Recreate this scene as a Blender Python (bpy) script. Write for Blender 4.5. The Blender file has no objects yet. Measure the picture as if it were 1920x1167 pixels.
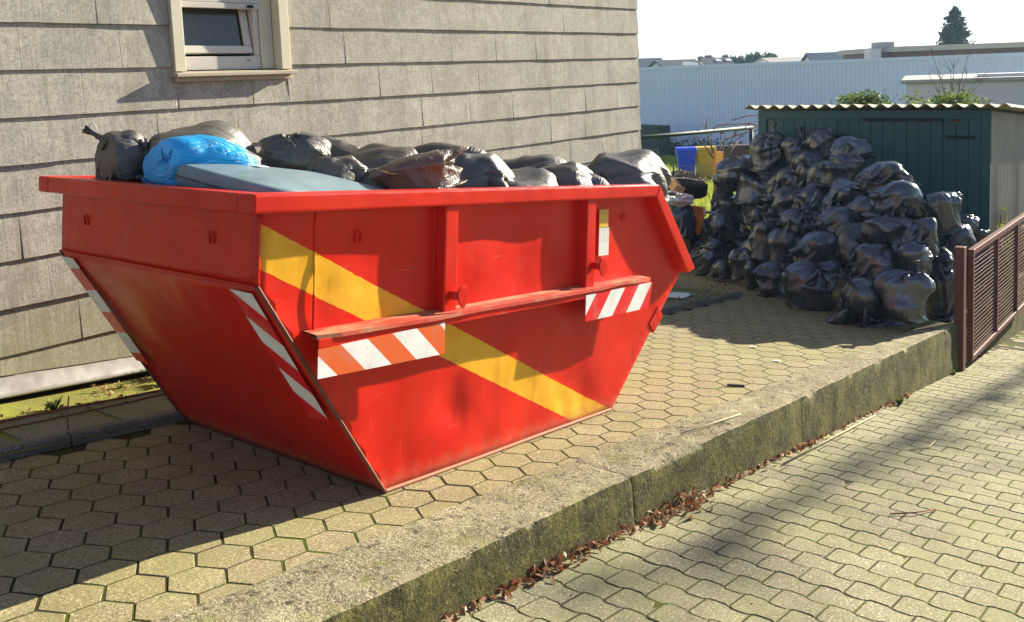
import bpy, bmesh, math, random
import numpy as np
from mathutils import Vector, Matrix, noise as mnoise, Quaternion

# ------------------------------------------------------------------ scene, camera, world, sun, exposure
scene = bpy.context.scene
COL = scene.collection
rnd = random.Random(11)
S = 0.1066028724                      # fall of the yard along x
SLOPE = math.atan(S)
RK, R0 = -0.1433, -0.108              # road: z = R0 + RK * x

RIGHT = Vector((0.60865, -0.79257, -0.03707))
DOWN = Vector((-0.10531, -0.03440, -0.99384))
FWD = Vector((0.78642, 0.60881, -0.10440))
CAM = Vector((0, 0, 1.6))
FPX, PX, PY = 1741.07, 1043.01, 317.98
cd = bpy.data.cameras.new('camera')
co = bpy.data.objects.new('camera', cd)
COL.objects.link(co)
co.matrix_world = Matrix.Translation(CAM) @ Matrix((RIGHT, -DOWN, -FWD)).transposed().to_4x4()
cd.sensor_width = 36
cd.lens = FPX / 1920 * 36
cd.shift_x = (960 - PX) / 1920
cd.shift_y = (PY - 583.5) / 1920
cd.clip_start = 0.05
cd.clip_end = 3000
scene.camera = co

SUN_EL, SUN_AZ = math.radians(22), math.radians(-12.0)     # azimuth from +x towards +y
sun_dir = Vector((math.cos(SUN_EL) * math.cos(SUN_AZ), math.cos(SUN_EL) * math.sin(SUN_AZ), math.sin(SUN_EL)))
world = bpy.data.worlds.new('World')
scene.world = world
world.use_nodes = True
wn = world.node_tree
sky = wn.nodes.new('ShaderNodeTexSky')
sky.sky_type = 'NISHITA'
sky.sun_disc = False
sky.sun_elevation = SUN_EL
sky.sun_rotation = math.pi / 2 - SUN_AZ                   # nishita: 0 = +y, clockwise
sky.air_density = 1.0
sky.dust_density = 0.3
sky.ozone_density = 1.0
hs = wn.nodes.new('ShaderNodeHueSaturation')                # bright, slightly veiled sky
hs.inputs['Saturation'].default_value = 0.7
wn.links.new(sky.outputs[0], hs.inputs['Color'])
tint = wn.nodes.new('ShaderNodeMixRGB')
tint.blend_type = 'MULTIPLY'
tint.inputs[0].default_value = 1.0
tint.inputs[2].default_value = (0.88, 0.98, 1.26, 1)       # camera white balance leans cool in the shade
wn.links.new(hs.outputs[0], tint.inputs[1])
wn.links.new(tint.outputs[0], wn.nodes['Background'].inputs[0])
wn.nodes['Background'].inputs[1].default_value = 0.054
sl = bpy.data.lights.new('sun', 'SUN')
sl.energy = 5.0
sl.angle = math.radians(0.55)
sl.color = (1.0, 0.92, 0.74)
so = bpy.data.objects.new('sun', sl)
COL.objects.link(so)
so.rotation_euler = sun_dir.to_track_quat('Z', 'Y').to_euler()
so.location = (0, 0, 12)
scene.view_settings.view_transform = 'Standard'
scene.view_settings.look = 'None'
scene.view_settings.exposure = 1.45
scene.view_settings.gamma = 1.0
scene.view_settings.use_curve_mapping = False


def pix(p):
    """picture position (1920 wide) of a point; used to choose which pavers show largest"""
    v = Vector(p) - CAM
    d = v.dot(FWD)
    return (FPX * v.dot(RIGHT) / d + PX, FPX * v.dot(DOWN) / d + PY, d) if d > .1 else (-9999, -9999, d)


# ------------------------------------------------------------------ helpers
class MB:
    def __init__(s):
        s.v = []; s.f = []

    def add(s, vs, fs):
        b = len(s.v)
        s.v += [tuple(q) for q in vs]
        s.f += [tuple(b + i for i in f) for f in fs]
        return s

    def box(s, a, b):
        x0, y0, z0 = a; x1, y1, z1 = b
        return s.add([(x0, y0, z0), (x1, y0, z0), (x1, y1, z0), (x0, y1, z0), (x0, y0, z1), (x1, y0, z1), (x1, y1, z1), (x0, y1, z1)],
                     [(3, 2, 1, 0), (4, 5, 6, 7), (0, 1, 5, 4), (1, 2, 6, 5), (2, 3, 7, 6), (3, 0, 4, 7)])

    def obox(s, c, ax, ay, az):
        c, ax, ay, az = Vector(c), Vector(ax), Vector(ay), Vector(az)
        vs = [c + ax * i + ay * j + az * k for k in (-1, 1) for (i, j) in ((-1, -1), (1, -1), (1, 1), (-1, 1))]
        return s.add(vs, [(3, 2, 1, 0), (4, 5, 6, 7), (0, 1, 5, 4), (1, 2, 6, 5), (2, 3, 7, 6), (3, 0, 4, 7)])

    def prism(s, poly, y0, y1, place=lambda a, y, b: (a, y, b)):
        """polygon in (a, b), extruded along y"""
        n = len(poly)
        vs = [place(a, y0, b) for a, b in poly] + [place(a, y1, b) for a, b in poly]
        return s.add(vs, [tuple(range(n))[::-1], tuple(range(n, 2 * n))] + [(i, (i + 1) % n, n + (i + 1) % n, n + i) for i in range(n)])

    def tube(s, pts, r, n=8, cap=True):
        pts = [Vector(p) for p in pts]
        rs = r if isinstance(r, (list, tuple)) else [r] * len(pts)
        up = None; rings = []
        for i, p in enumerate(pts):
            t = (pts[min(i + 1, len(pts) - 1)] - pts[max(i - 1, 0)]).normalized()
            if up is None:
                up = t.orthogonal().normalized()
            up = (up - t * up.dot(t)).normalized()
            w = t.cross(up)
            rings.append([p + (up * math.cos(2 * math.pi * k / n) + w * math.sin(2 * math.pi * k / n)) * rs[i] for k in range(n)])
        vs = [q for g in rings for q in g]
        fs = []
        for i in range(len(pts) - 1):
            for k in range(n):
                a = i * n + k; b = i * n + (k + 1) % n
                fs.append((a, b, b + n, a + n))
        if cap:
            fs.append(tuple(range(n))[::-1]); fs.append(tuple(range(len(vs) - n, len(vs))))
        return s.add(vs, fs)

    def build(s, name, mat, parent=None, smooth=False, bevel=0, seg=2):
        me = bpy.data.meshes.new(name)
        me.from_pydata(s.v, [], s.f)
        me.update()
        return link(name, me, mat, parent, smooth, bevel, seg)


def link(name, me, mat, parent=None, smooth=False, bevel=0, seg=2):
    if mat is not None and not me.materials:
        me.materials.append(mat)
    if smooth:
        me.polygons.foreach_set('use_smooth', [True] * len(me.polygons))
    o = bpy.data.objects.new(name, me)
    COL.objects.link(o)
    if parent is not None:
        o.parent = parent
    if bevel:
        m = o.modifiers.new('bevel', 'BEVEL')
        m.width = bevel; m.segments = seg; m.limit_method = 'ANGLE'; m.angle_limit = math.radians(40)
    return o


def tag(o, label, cat, group=None):
    o['label'] = label; o['category'] = cat
    if group:
        o['group'] = group
    return o


def kind(o, k):
    o['kind'] = k
    return o


def thing(name, label, cat, loc=(0, 0, 0), rot=(0, 0, 0), group=None):
    o = bpy.data.objects.new(name, None)
    o.empty_display_size = .2
    COL.objects.link(o)
    o.location = loc; o.rotation_euler = rot
    return tag(o, label, cat, group)


# ------------------------------------------------------------------ materials
class NT:
    def __init__(s, name):
        s.m = bpy.data.materials.new(name)
        s.m.use_nodes = True
        s.t = s.m.node_tree
        s.b = s.t.nodes['Principled BSDF']
        s._pos = None

    def n(s, typ, ins=None, **kw):
        q = s.t.nodes.new('ShaderNode' + typ)
        for k, v in kw.items():
            setattr(q, k, v)
        for k, v in (ins or {}).items():
            s.set(q.inputs[k], v)
        return q

    def set(s, sock, v):
        if hasattr(v, 'is_output') or isinstance(v, bpy.types.NodeSocket):
            s.t.links.new(v, sock)
        else:
            if isinstance(v, tuple) and len(v) == 3 and sock.type == 'RGBA':
                v = (*v, 1)
            sock.default_value = v

    def pos(s):
        if s._pos is None:
            s._pos = s.n('NewGeometry').outputs['Position']
        return s._pos

    def obj(s):
        return s.n('TexCoord').outputs['Object']

    def map(s, vec, scale=(1, 1, 1), loc=(0, 0, 0), rot=(0, 0, 0)):
        return s.n('Mapping', {0: vec, 'Scale': scale, 'Location': loc, 'Rotation': rot}).outputs[0]

    def noise(s, scale, detail=3, vec=None, rough=.55, dist=0, typ='FBM'):
        q = s.n('TexNoise', {'Vector': vec if vec is not None else s.pos(), 'Scale': scale, 'Detail': detail, 'Roughness': rough, 'Distortion': dist})
        q.noise_type = typ
        return q.outputs['Fac'] if 'Fac' in q.outputs else q.outputs[0]

    def ramp(s, fac, stops):
        q = s.n('ValToRGB', {0: fac})
        e = q.color_ramp.elements
        for i, (p, c) in enumerate(stops):
            el = e[i] if i < 2 else e.new(p)
            el.position = p
            el.color = (*c, 1) if isinstance(c, tuple) else (c, c, c, 1)
        return q.outputs[0]

    def mix(s, fac, a, b, mode='MIX'):
        q = s.n('MixRGB', {0: fac, 1: a, 2: b})
        q.blend_type = mode
        return q.outputs[0]

    def math(s, op, a, b=0.0, c=None, clamp=False):
        q = s.n('Math', {0: a, 1: b})
        q.operation = op; q.use_clamp = clamp
        if c is not None:
            s.set(q.inputs[2], c)
        return q.outputs[0]

    def rand(s):
        return s.n('ObjectInfo').outputs['Random']

    def island(s):
        return s.n('NewGeometry').outputs['Random Per Island']

    def bump(s, h, strength=.4, dist=.01, normal=None):
        q = s.n('Bump', {'Height': h, 'Strength': strength, 'Distance': dist})
        if normal is not None:
            s.set(q.inputs['Normal'], normal)
        return q.outputs[0]

    def out(s, color=None, rough=None, normal=None, metal=None, spec=None, coat=None):
        if color is not None: s.set(s.b.inputs['Base Color'], color)
        if rough is not None: s.set(s.b.inputs['Roughness'], rough)
        if normal is not None: s.set(s.b.inputs['Normal'], normal)
        if metal is not None: s.set(s.b.inputs['Metallic'], metal)
        if spec is not None: s.set(s.b.inputs['Specular IOR Level'], spec)
        if coat is not None: s.set(s.b.inputs['Coat Weight'], coat)
        return s.m


M = {}


def plain(name, col, rough=.6, var=.18, scale=6, bump=.1, bscale=50, spec=.35, metal=0):
    t = NT(name)
    f = t.noise(scale, 4)
    c = t.mix(f, tuple(x * (1 - var) for x in col), tuple(min(1, x * (1 + var)) for x in col))
    g = t.noise(bscale, 3)
    r = t.math('MULTIPLY_ADD', t.noise(scale * 2, 3), .25, rough - .12)
    M[name] = t.out(c, r, t.bump(g, bump, .004), metal, spec)
    return M[name]


def mk_concrete(name, lo, hi, moss=None, mossamt=.45, speck=.62, rnd_amt=.3, tint=None):
    t = NT(name)
    big = t.noise(1.3, 4); mid = t.noise(9, 5); fine = t.noise(85, 4, rough=.8)
    c = t.mix(t.ramp(mid, [(.3, 0.), (.7, 1.)]), lo, hi)
    c = t.mix(t.math('MULTIPLY', t.ramp(big, [(.35, 0.), (.65, 1.)]), .5), c, tuple(x * .72 for x in lo))
    c = t.mix(t.math('MULTIPLY', t.rand(), rnd_amt), c, tint or tuple(x * .6 for x in lo))
    sp = t.ramp(fine, [(.43, 0.), (.50, 1.)])
    c = t.mix(t.math('MULTIPLY', t.math('SUBTRACT', 1., sp), speck), c, tuple(x * .35 for x in lo))
    li = t.ramp(t.noise(100, 3, rough=.75), [(.55, 0.), (.61, 1.)])
    c = t.mix(t.math('MULTIPLY', li, .7), c, tuple(min(.75, x * 1.7) for x in hi))
    blotch = t.ramp(t.noise(4.5, 5, rough=.7), [(.46, 0.), (.60, 1.)])
    c = t.mix(t.math('MULTIPLY', blotch, .35), c, tuple(x * .62 for x in lo))
    if moss:
        mm = t.ramp(t.noise(2.3, 6, rough=.65), [(.5 - .12, 0.), (.62, 1.)])
        c = t.mix(t.math('MULTIPLY', mm, mossamt), c, moss)
    h = t.math('ADD', t.math('MULTIPLY', fine, .6), t.math('MULTIPLY', mid, .5))
    M[name] = t.out(c, .88, t.bump(h, .55, .006), spec=.25)
    return M[name]


mk_concrete('hex_concrete', (.265, .215, .115), (.40, .345, .195), moss=(.26, .26, .07), mossamt=.35, rnd_amt=.45, tint=(.22, .155, .095))
mk_concrete('wave_concrete', (.265, .235, .14), (.385, .355, .22), moss=(.24, .25, .09), mossamt=.4, rnd_amt=.4, tint=(.19, .165, .12))
mk_concrete('slab_concrete', (.20, .18, .12), (.32, .29, .19), moss=(.16, .17, .05), mossamt=.7)
mk_concrete('old_slab', (.16, .15, .12), (.26, .24, .19), moss=(.10, .10, .05), mossamt=.5)


def mk_kerb():
    t = NT('kerb_concrete')
    geo = t.n('NewGeometry')
    nz = t.n('SeparateXYZ', {0: geo.outputs['Normal']}).outputs[2]
    mid = t.noise(7, 6, rough=.65); fine = t.noise(120, 3, rough=.7); big = t.noise(1.6, 3)
    top = t.mix(t.ramp(mid, [(.36, 0.), (.62, 1.)]), (.24, .205, .115), (.42, .37, .225))
    top = t.mix(t.math('MULTIPLY', t.ramp(big, [(.42, 0.), (.6, 1.)]), .5), top, (.21, .175, .11))
    grit = t.noise(75, 4, rough=.8)
    top = t.mix(t.math('MULTIPLY', t.ramp(grit, [(.42, 1.), (.49, 0.)]), .45), top, (.10, .085, .055))
    top = t.mix(t.math('MULTIPLY', t.ramp(grit, [(.53, 0.), (.60, 1.)]), .5), top, (.60, .54, .38))
    pit = t.ramp(t.noise(20, 6, rough=.75), [(.40, 1.), (.445, 0.)])
    top = t.mix(t.math('MULTIPLY', pit, .8), top, (.06, .05, .035))
    lich = t.ramp(t.noise(6, 6, rough=.75), [(.54, 0.), (.60, 1.)])
    top = t.mix(t.math('MULTIPLY', lich, .45), top, (.20, .20, .055))
    alg = t.ramp(t.noise(5, 6, rough=.75), [(.40, 0.), (.60, 1.)])
    face = t.mix(alg, (.070, .060, .028), (.150, .135, .038))
    strk = t.noise(1.0, 5, t.map(t.pos(), (10, 10, 2.6)), rough=.65)
    face = t.mix(t.math('MULTIPLY', t.ramp(strk, [(.54, 0.), (.66, 1.)]), .45), face, (.20, .17, .09))
    face = t.mix(t.math('MULTIPLY', t.ramp(t.noise(55, 4, rough=.8), [(.44, 1.), (.50, 0.)]), .5), face, (.025, .022, .012))
    face = t.mix(t.math('MULTIPLY', t.ramp(t.noise(48, 4, rough=.8), [(.56, 0.), (.62, 1.)]), .6), face, (.27, .25, .09))
    k = t.math('ADD', nz, t.math('MULTIPLY_ADD', t.noise(24, 4, rough=.7), .5, -.25))
    c = t.mix(t.ramp(k, [(.42, 0.), (.66, 1.)]), face, top)
    h = t.math('ADD', t.math('MULTIPLY', mid, .8), t.math('ADD', t.math('MULTIPLY', fine, .5), t.math('MULTIPLY', t.noise(45, 4, rough=.7), .8)))
    M['kerb_concrete'] = t.out(c, .92, t.bump(h, 1.0, .016), spec=.2)


mk_kerb()


def mk_siding():
    t = NT('fibre_cement_slate')
    p = t.pos()
    strk = t.noise(1.0, 5, t.map(p, (60, 60, 1.1)), rough=.6)
    speck = t.noise(150, 3, rough=.75)
    mid = t.noise(3.2, 5, rough=.6)
    blot = t.noise(11, 5, rough=.7)
    c = t.mix(t.ramp(mid, [(.3, 0.), (.7, 1.)]), (.38, .35, .285), (.52, .48, .395))
    c = t.mix(t.math('MULTIPLY', t.ramp(blot, [(.38, 1.), (.56, 0.)]), .35), c, (.24, .22, .185))
    c = t.mix(t.math('MULTIPLY', t.ramp(strk, [(.40, 1.), (.53, 0.)]), .24), c, (.21, .19, .16))
    c = t.mix(t.math('MULTIPLY', t.rand(), .14), c, (.29, .27, .23))
    grit = t.noise(60, 5, rough=.85)
    c = t.mix(t.math('MULTIPLY', t.ramp(grit, [(.40, 1.), (.50, 0.)]), .55), c, (.19, .17, .14))
    c = t.mix(t.math('MULTIPLY', t.ramp(grit, [(.54, 0.), (.65, 1.)]), .5), c, (.62, .59, .51))
    c = t.mix(t.math('MULTIPLY', t.ramp(speck, [(.34, 1.), (.45, 0.)]), .5), c, (.15, .13, .10))
    stain = t.ramp(t.noise(1.0, 4, t.map(p, (7, 7, 1.2))), [(.54, 0.), (.68, 1.)])
    c = t.mix(t.math('MULTIPLY', stain, .38), c, (.23, .185, .135))
    z = t.n('SeparateXYZ', {0: p}).outputs[2]
    low = t.math('MULTIPLY', t.ramp(t.math('ADD', z, t.math('MULTIPLY_ADD', mid, .9, -.45)), [(.0, 1.), (.42, 0.)]), .4)
    c = t.mix(low, c, (.25, .24, .10))
    dots = t.ramp(t.n('TexVoronoi', {'Vector': p, 'Scale': 9.0}).outputs['Distance'], [(.035, 1.), (.05, 0.)])
    c = t.mix(t.math('MULTIPLY', dots, .65), c, (.06, .05, .04))
    h = t.math('ADD', t.math('MULTIPLY', strk, .5), t.math('MULTIPLY', speck, .6))
    M['fibre_cement_slate'] = t.out(c, .9, t.bump(h, .5, .005), spec=.2)


mk_siding()


def mk_red(name, stripe=False):
    t = NT(name)
    o = t.obj()
    xyz = t.n('SeparateXYZ', {0: o})
    n1 = t.noise(1.7, 4, o); n2 = t.noise(14, 5, o, rough=.65); n3 = t.noise(120, 2, o)
    c = t.mix(t.ramp(n1, [(.3, 0.), (.7, 1.)]), (.54, .008, .0035), (.69, .021, .006))
    if stripe:
        q = t.math('MULTIPLY_ADD', xyz.outputs[0], .498, xyz.outputs[2])       # n + k u
        q = t.math('ADD', q, t.math('MULTIPLY_ADD', t.noise(26, 3, o), .014, -.007))
        inside = t.math('MULTIPLY', t.math('GREATER_THAN', q, .742), t.math('LESS_THAN', q, .922))
        worn = t.ramp(t.noise(75, 4, o, rough=.75), [(.655, 1.), (.68, 0.)])
        yel = t.mix(t.ramp(n2, [(.3, 0.), (.7, 1.)]), (.72, .345, .018), (.82, .44, .03))
        c = t.mix(t.math('MULTIPLY', inside, worn), c, yel)
    fade = t.ramp(t.noise(3.1, 4, o, rough=.6), [(.56, 0.), (.74, 1.)])
    c = t.mix(t.math('MULTIPLY', fade, .12), c, (.72, .075, .035))
    dirt = t.ramp(n2, [(.58, 0.), (.76, 1.)])
    c = t.mix(t.math('MULTIPLY', dirt, .20), c, (.20, .03, .018))
    smear = t.ramp(t.noise(1.0, 4, t.map(o, (11, 11, 1.1)), rough=.65), [(.54, 0.), (.70, 1.)])
    c = t.mix(t.math('MULTIPLY', smear, .17), c, (.25, .016, .010))
    for k, (sc, rot, lo, amt, col) in enumerate((((3, 3, 70), (0, .5, 0), .69, .55, (.70, .16, .11)), ((60, 60, 2.5), (0, .15, 0), .70, .5, (.66, .13, .09)), ((4, 4, 90), (0, -.35, 0), .71, .6, (.22, .03, .02)))):
        scr = t.ramp(t.noise(1.0, 3, t.map(o, sc, rot=rot), rough=.6), [(lo, 0.), (lo + .03, 1.)])
        c = t.mix(t.math('MULTIPLY', scr, amt), c, col)
    chips = t.ramp(t.noise(46, 4, o, rough=.75), [(.665, 0.), (.69, 1.)])
    c = t.mix(t.math('MULTIPLY', chips, .8), c, (.10, .028, .018))
    edge = t.math('MULTIPLY', t.ramp(t.n('NewGeometry').outputs['Pointiness'], [(.515, 0.), (.56, 1.)]), t.ramp(t.noise(24, 4, o, rough=.7), [(.48, 0.), (.56, 1.)]))
    c = t.mix(t.math('MULTIPLY', edge, .12), c, (.24, .055, .032))
    z = xyz.outputs[2]
    low = t.ramp(t.math('ADD', z, t.math('MULTIPLY_ADD', n2, .20, -.10)), [(.0, 1.), (.10, 0.)])
    c = t.mix(t.math('MULTIPLY', low, .6), c, (.44, .15, .09))
    r = t.math('MULTIPLY_ADD', n2, .30, .18)
    h = t.math('ADD', t.noise(2.6, 2, o), t.math('MULTIPLY', n3, .012))
    h = t.math('ADD', h, t.math('MULTIPLY', t.noise(9, 2, o), .12))
    M[name] = t.out(c, r, t.bump(h, .30, .05), spec=.30)


mk_red('red_paint'); mk_red('red_paint_band', True)


def mk_tape(name, a, b, kx, kz, width, phase):
    """diagonal warning stripes printed on a flat strip (object x / z or y / z)"""
    t = NT(name)
    xyz = t.n('SeparateXYZ', {0: t.obj()})
    q = t.math('ADD', t.math('MULTIPLY', xyz.outputs[0], kx[0]), t.math('MULTIPLY', xyz.outputs[1], kx[1]))
    q = t.math('MULTIPLY_ADD', xyz.outputs[2], kz, q)
    q = t.math('FRACT', t.math('MULTIPLY_ADD', q, 1 / (2 * width), phase))
    c = t.mix(t.math('LESS_THAN', q, .5), a, b)
    g = t.noise(9, 4, t.obj())
    c = t.mix(t.math('MULTIPLY', t.ramp(g, [(.50, 0.), (.75, 1.)]), .35), c, (.38, .30, .24))
    sc = t.ramp(t.noise(55, 4, t.obj(), rough=.75), [(.64, 0.), (.67, 1.)])
    c = t.mix(t.math('MULTIPLY', sc, .6), c, (.30, .08, .05))
    M[name] = t.out(c, .35, t.bump(t.noise(300, 2, t.obj()), .12, .002), spec=.5)


WHT, ORG, TRED = (.80, .79, .76), (.72, .115, .022), (.74, .008, .016)


def mk_film(name, col, rough, transl, tcol, bumps=.5, dust=.3):
    t = NT(name)
    uv = t.n('UVMap').outputs[0]
    o = t.obj()
    warp = t.n('VectorMath')
    warp.operation = 'MULTIPLY_ADD'
    t.set(warp.inputs[0], t.n('TexNoise', {'Vector': uv, 'Scale': 3.5, 'Detail': 2.0}).outputs['Color'])
    warp.inputs[1].default_value = (.22, .22, 0)
    t.set(warp.inputs[2], uv)
    w = warp.outputs[0]
    f1 = t.noise(1.0, 2, t.map(w, (30, 3.5, 1)), rough=.4)
    f2 = t.noise(1.0, 2, t.map(w, (6, 26, 1)), rough=.4)
    f4 = t.noise(1.0, 1, t.map(w, (11, 7, 1), rot=(0, 0, .7)), rough=.4)
    ridge = lambda f, k: t.math('POWER', t.math('SUBTRACT', 1., t.math('ABSOLUTE', t.math('MULTIPLY_ADD', f, 5., -2.5)), clamp=True), k)
    area = t.ramp(t.noise(4, 2, o), [(.40, .15), (.62, 1.)])
    h = t.math('ADD', t.math('MULTIPLY', ridge(f1, 2.), .8), t.math('MULTIPLY', ridge(f2, 2.), .18))
    h = t.math('MULTIPLY', t.math('ADD', h, t.math('MULTIPLY', ridge(f4, 3.), .45)), area)
    nrm = t.bump(h, bumps, .014)
    d = t.ramp(t.noise(5, 5, o, rough=.65), [(.45, 0.), (.75, 1.)])
    c = t.mix(t.math('MULTIPLY', d, dust), col, tuple(min(1, x * 2.2 + .02) for x in col))
    r = t.math('MULTIPLY_ADD', d, .14, rough)
    t.out(c, r, nrm, spec=.95)
    t.b.inputs['IOR'].default_value = 1.62
    if transl:
        tr = t.n('BsdfTranslucent', {'Color': tcol, 'Normal': nrm})
        mx = t.n('MixShader', {0: transl, 1: t.b.outputs[0], 2: tr.outputs[0]})
        t.t.links.new(mx.outputs[0], t.t.nodes['Material Output'].inputs[0])
    M[name] = t.m


mk_film('black_film', (.036, .042, .056), .22, .08, (.10, .06, .035), bumps=.30, dust=.3)
mk_film('dusty_film', (.075, .067, .058), .45, .14, (.20, .14, .09), bumps=.5, dust=.5)
mk_film('brown_film', (.115, .092, .072), .36, .35, (.45, .25, .14))
mk_film('clear_film', (.12, .105, .085), .34, .30, (.40, .33, .24))
mk_film('blue_film', (.012, .43, .88), .34, .40, (.03, .58, .98), bumps=.7)


def mk_joint(name, a, b, moss):
    t = NT(name)
    n = t.noise(3.0, 5); f = t.noise(90, 3)
    c = t.mix(f, a, b)
    c = t.mix(t.ramp(n, [(.44, 0.), (.6, 1.)]), c, moss)
    M[name] = t.out(c, .95, t.bump(f, .6, .01), spec=.1)


mk_joint('joint_sand', (.022, .018, .010), (.055, .044, .024), (.075, .090, .012))
mk_joint('road_joint', (.045, .038, .022), (.09, .075, .042), (.10, .105, .025))
mk_joint('moss_bed', (.14, .13, .035), (.27, .25, .07), (.26, .27, .045))
mk_joint('soil', (.05, .035, .02), (.12, .085, .05), (.07, .06, .03))
plain('rust_edge', (.16, .05, .03), .7, .4, 20, .3, 120)
plain('tan_dust', (.42, .17, .09), .75, .25, 14, .3, 120)
plain('cream_trim', (.58, .52, .39), .5, .1, 4, .05, 80)
plain('white_pvc', (.50, .455, .41), .35, .06, 3, .02, 80)
plain('sill_metal', (.42, .36, .27), .45, .2, 12, .1, 100)
plain('flashing', (.50, .50, .47), .38, .22, 7, .15, 30, metal=.55)
plain('dark_gap', (.02, .018, .015), .9)
plain('shed_green', (.022, .074, .092), .55, .25, 5, .2, 60)
plain('vent_dark', (.006, .007, .008), .8)
plain('vent_red', (.12, .03, .02), .8)
plain('roof_fibre', (.44, .39, .28), .9, .3, 9, .5, 70)
plain('galvanised', (.30, .27, .23), .5, .3, 3, .2, 90, metal=.3)
plain('gate_brown', (.15, .052, .040), .5, .25, 12, .15, 80)
plain('gate_wire', (.20, .105, .075), .5, .2, 20)
plain('pipe_green', (.035, .055, .045), .6, .3, 8, .1, 60)
plain('hall_white', (.70, .76, .86), .55, .04, .6, .0, 10)
plain('render_white', (.66, .64, .64), .85, .05, .7, .05, 40)
plain('flat_roof', (.40, .38, .34), .9, .2, 2)
plain('slate_roof', (.055, .065, .08), .7, .2, 3)
plain('blue_roof', (.035, .075, .13), .6, .15, 3)
plain('brown_clad', (.12, .06, .05), .7, .2, 2)
plain('bin_blue', (.03, .09, .75), .45, .08)
plain('bin_yellow', (.72, .44, .02), .45, .08)
plain('bin_black', (.03, .03, .03), .5)
plain('bin_brown', (.13, .05, .035), .5)
plain('rubber', (.012, .012, .012), .75, .3, 20, .3, 60)
plain('orange_board', (.60, .17, .05), .55, .15, 8)
plain('board_face', (.62, .36, .10), .6, .25, 18, .1, 60)
plain('orange_plastic', (.75, .20, .02), .4, .1)
plain('pink_cloth', (.62, .44, .46), .9, .25, 9, .4, 40)
plain('carton', (.40, .25, .12), .85, .2, 10)
plain('paper_white', (.75, .74, .72), .8, .05)
plain('case_plastic', (.165, .235, .265), .38, .28, 9, .12, 60)
plain('black_plastic', (.018, .018, .019), .4, .3, 10)
plain('bark', (.16, .12, .08), .9, .35, 30, .5, 80)
plain('twig_red', (.20, .075, .04), .8, .3, 30)
plain('straw', (.52, .42, .24), .8, .2, 30)


def mk_leaf(name, stops, transl=.3):
    t = NT(name)
    c = t.ramp(t.island(), stops)
    c = t.mix(t.math('MULTIPLY', t.noise(30, 3), .35), c, tuple(x * .5 for x in stops[0][1]))
    t.out(c, .6, spec=.3)
    tr = t.n('BsdfTranslucent', {'Color': c})
    mx = t.n('MixShader', {0: transl, 1: t.b.outputs[0], 2: tr.outputs[0]})
    t.t.links.new(mx.outputs[0], t.t.nodes['Material Output'].inputs[0])
    M[name] = t.m


mk_leaf('dead_leaf', [(0., (.17, .06, .035)), (.3, (.33, .11, .045)), (.5, (.24, .11, .06)), (.72, (.44, .25, .13)), (1., (.62, .48, .33))])
mk_leaf('green_leaf', [(0., (.05, .10, .015)), (.5, (.10, .17, .025)), (1., (.20, .24, .05))])
mk_leaf('weed_leaf', [(0., (.10, .17, .02)), (.5, (.17, .26, .03)), (1., (.30, .33, .07))])
mk_leaf('conifer_leaf', [(0., (.025, .055, .035)), (.5, (.04, .08, .045)), (1., (.06, .10, .05))], .1)
mk_leaf('far_leaf', [(0., (.04, .075, .04)), (.5, (.055, .10, .05)), (1., (.09, .12, .06))], .15)
mk_leaf('grass_blade', [(0., (.24, .31, .03)), (.5, (.34, .39, .05)), (1., (.44, .45, .09))], .5)
mk_leaf('mulch', [(0., (.10, .06, .035)), (.5, (.22, .14, .08)), (1., (.36, .26, .16))], .1)


def mk_lawn():
    t = NT('lawn_grass')
    c = t.mix(t.noise(1.2, 5), (.24, .32, .03), (.38, .44, .06))
    c = t.mix(t.math('MULTIPLY', t.noise(14, 4), .5), c, (.18, .22, .03))
    M['lawn_grass'] = t.out(c, .95, t.bump(t.noise(30, 4), .8, .05), spec=.1)


mk_lawn()


def mk_glass():
    t = NT('window_glass')
    d = t.ramp(t.noise(26, 4, rough=.7), [(.55, 0.), (.75, 1.)])
    c = t.mix(t.math('MULTIPLY', d, .5), (.05, .055, .045), (.13, .135, .11))
    M['window_glass'] = t.out(c, t.math('MULTIPLY_ADD', d, .25, .10), spec=.6)


mk_glass()


def mk_ledge():
    t = NT('ledge_paint'); o = t.obj()
    f = t.ramp(t.noise(3.2, 4, t.map(o, (1, 3, 1)), rough=.6), [(.44, 0.), (.58, 1.)])
    c = t.mix(f, (.52, .05, .025), (.46, .20, .11))
    c = t.mix(t.ramp(t.noise(40, 4, o, rough=.7), [(.62, 0.), (.68, 1.)]), c, (.12, .04, .025))
    M['ledge_paint'] = t.out(c, .6, t.bump(t.noise(60, 3, o), .2, .004), spec=.3)


mk_ledge()
# ------------------------------------------------------------------ ground, yard, road, kerb
def zt(x):
    return -S * x if x < 13 else -1.3858 - .95 * (1 - math.exp(-(x - 13) * S / .95)) - .048 * max(0, x - 29)


def zr(x):
    return R0 + RK * x if x < 11 else R0 + RK * 11 - .7 * (1 - math.exp((x - 11) * RK / .7))


def sheet(name, xs, ys, zf, mat):
    mb = MB()
    nx, ny = len(xs), len(ys)
    vs = [(x, y, zf(x, y)) for x in xs for y in ys]
    fs = [(i * ny + j, (i + 1) * ny + j, (i + 1) * ny + j + 1, i * ny + j + 1) for i in range(nx - 1) for j in range(ny - 1)]
    mb.add(vs, fs)
    return kind(mb.build(name, mat), 'structure')


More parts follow.
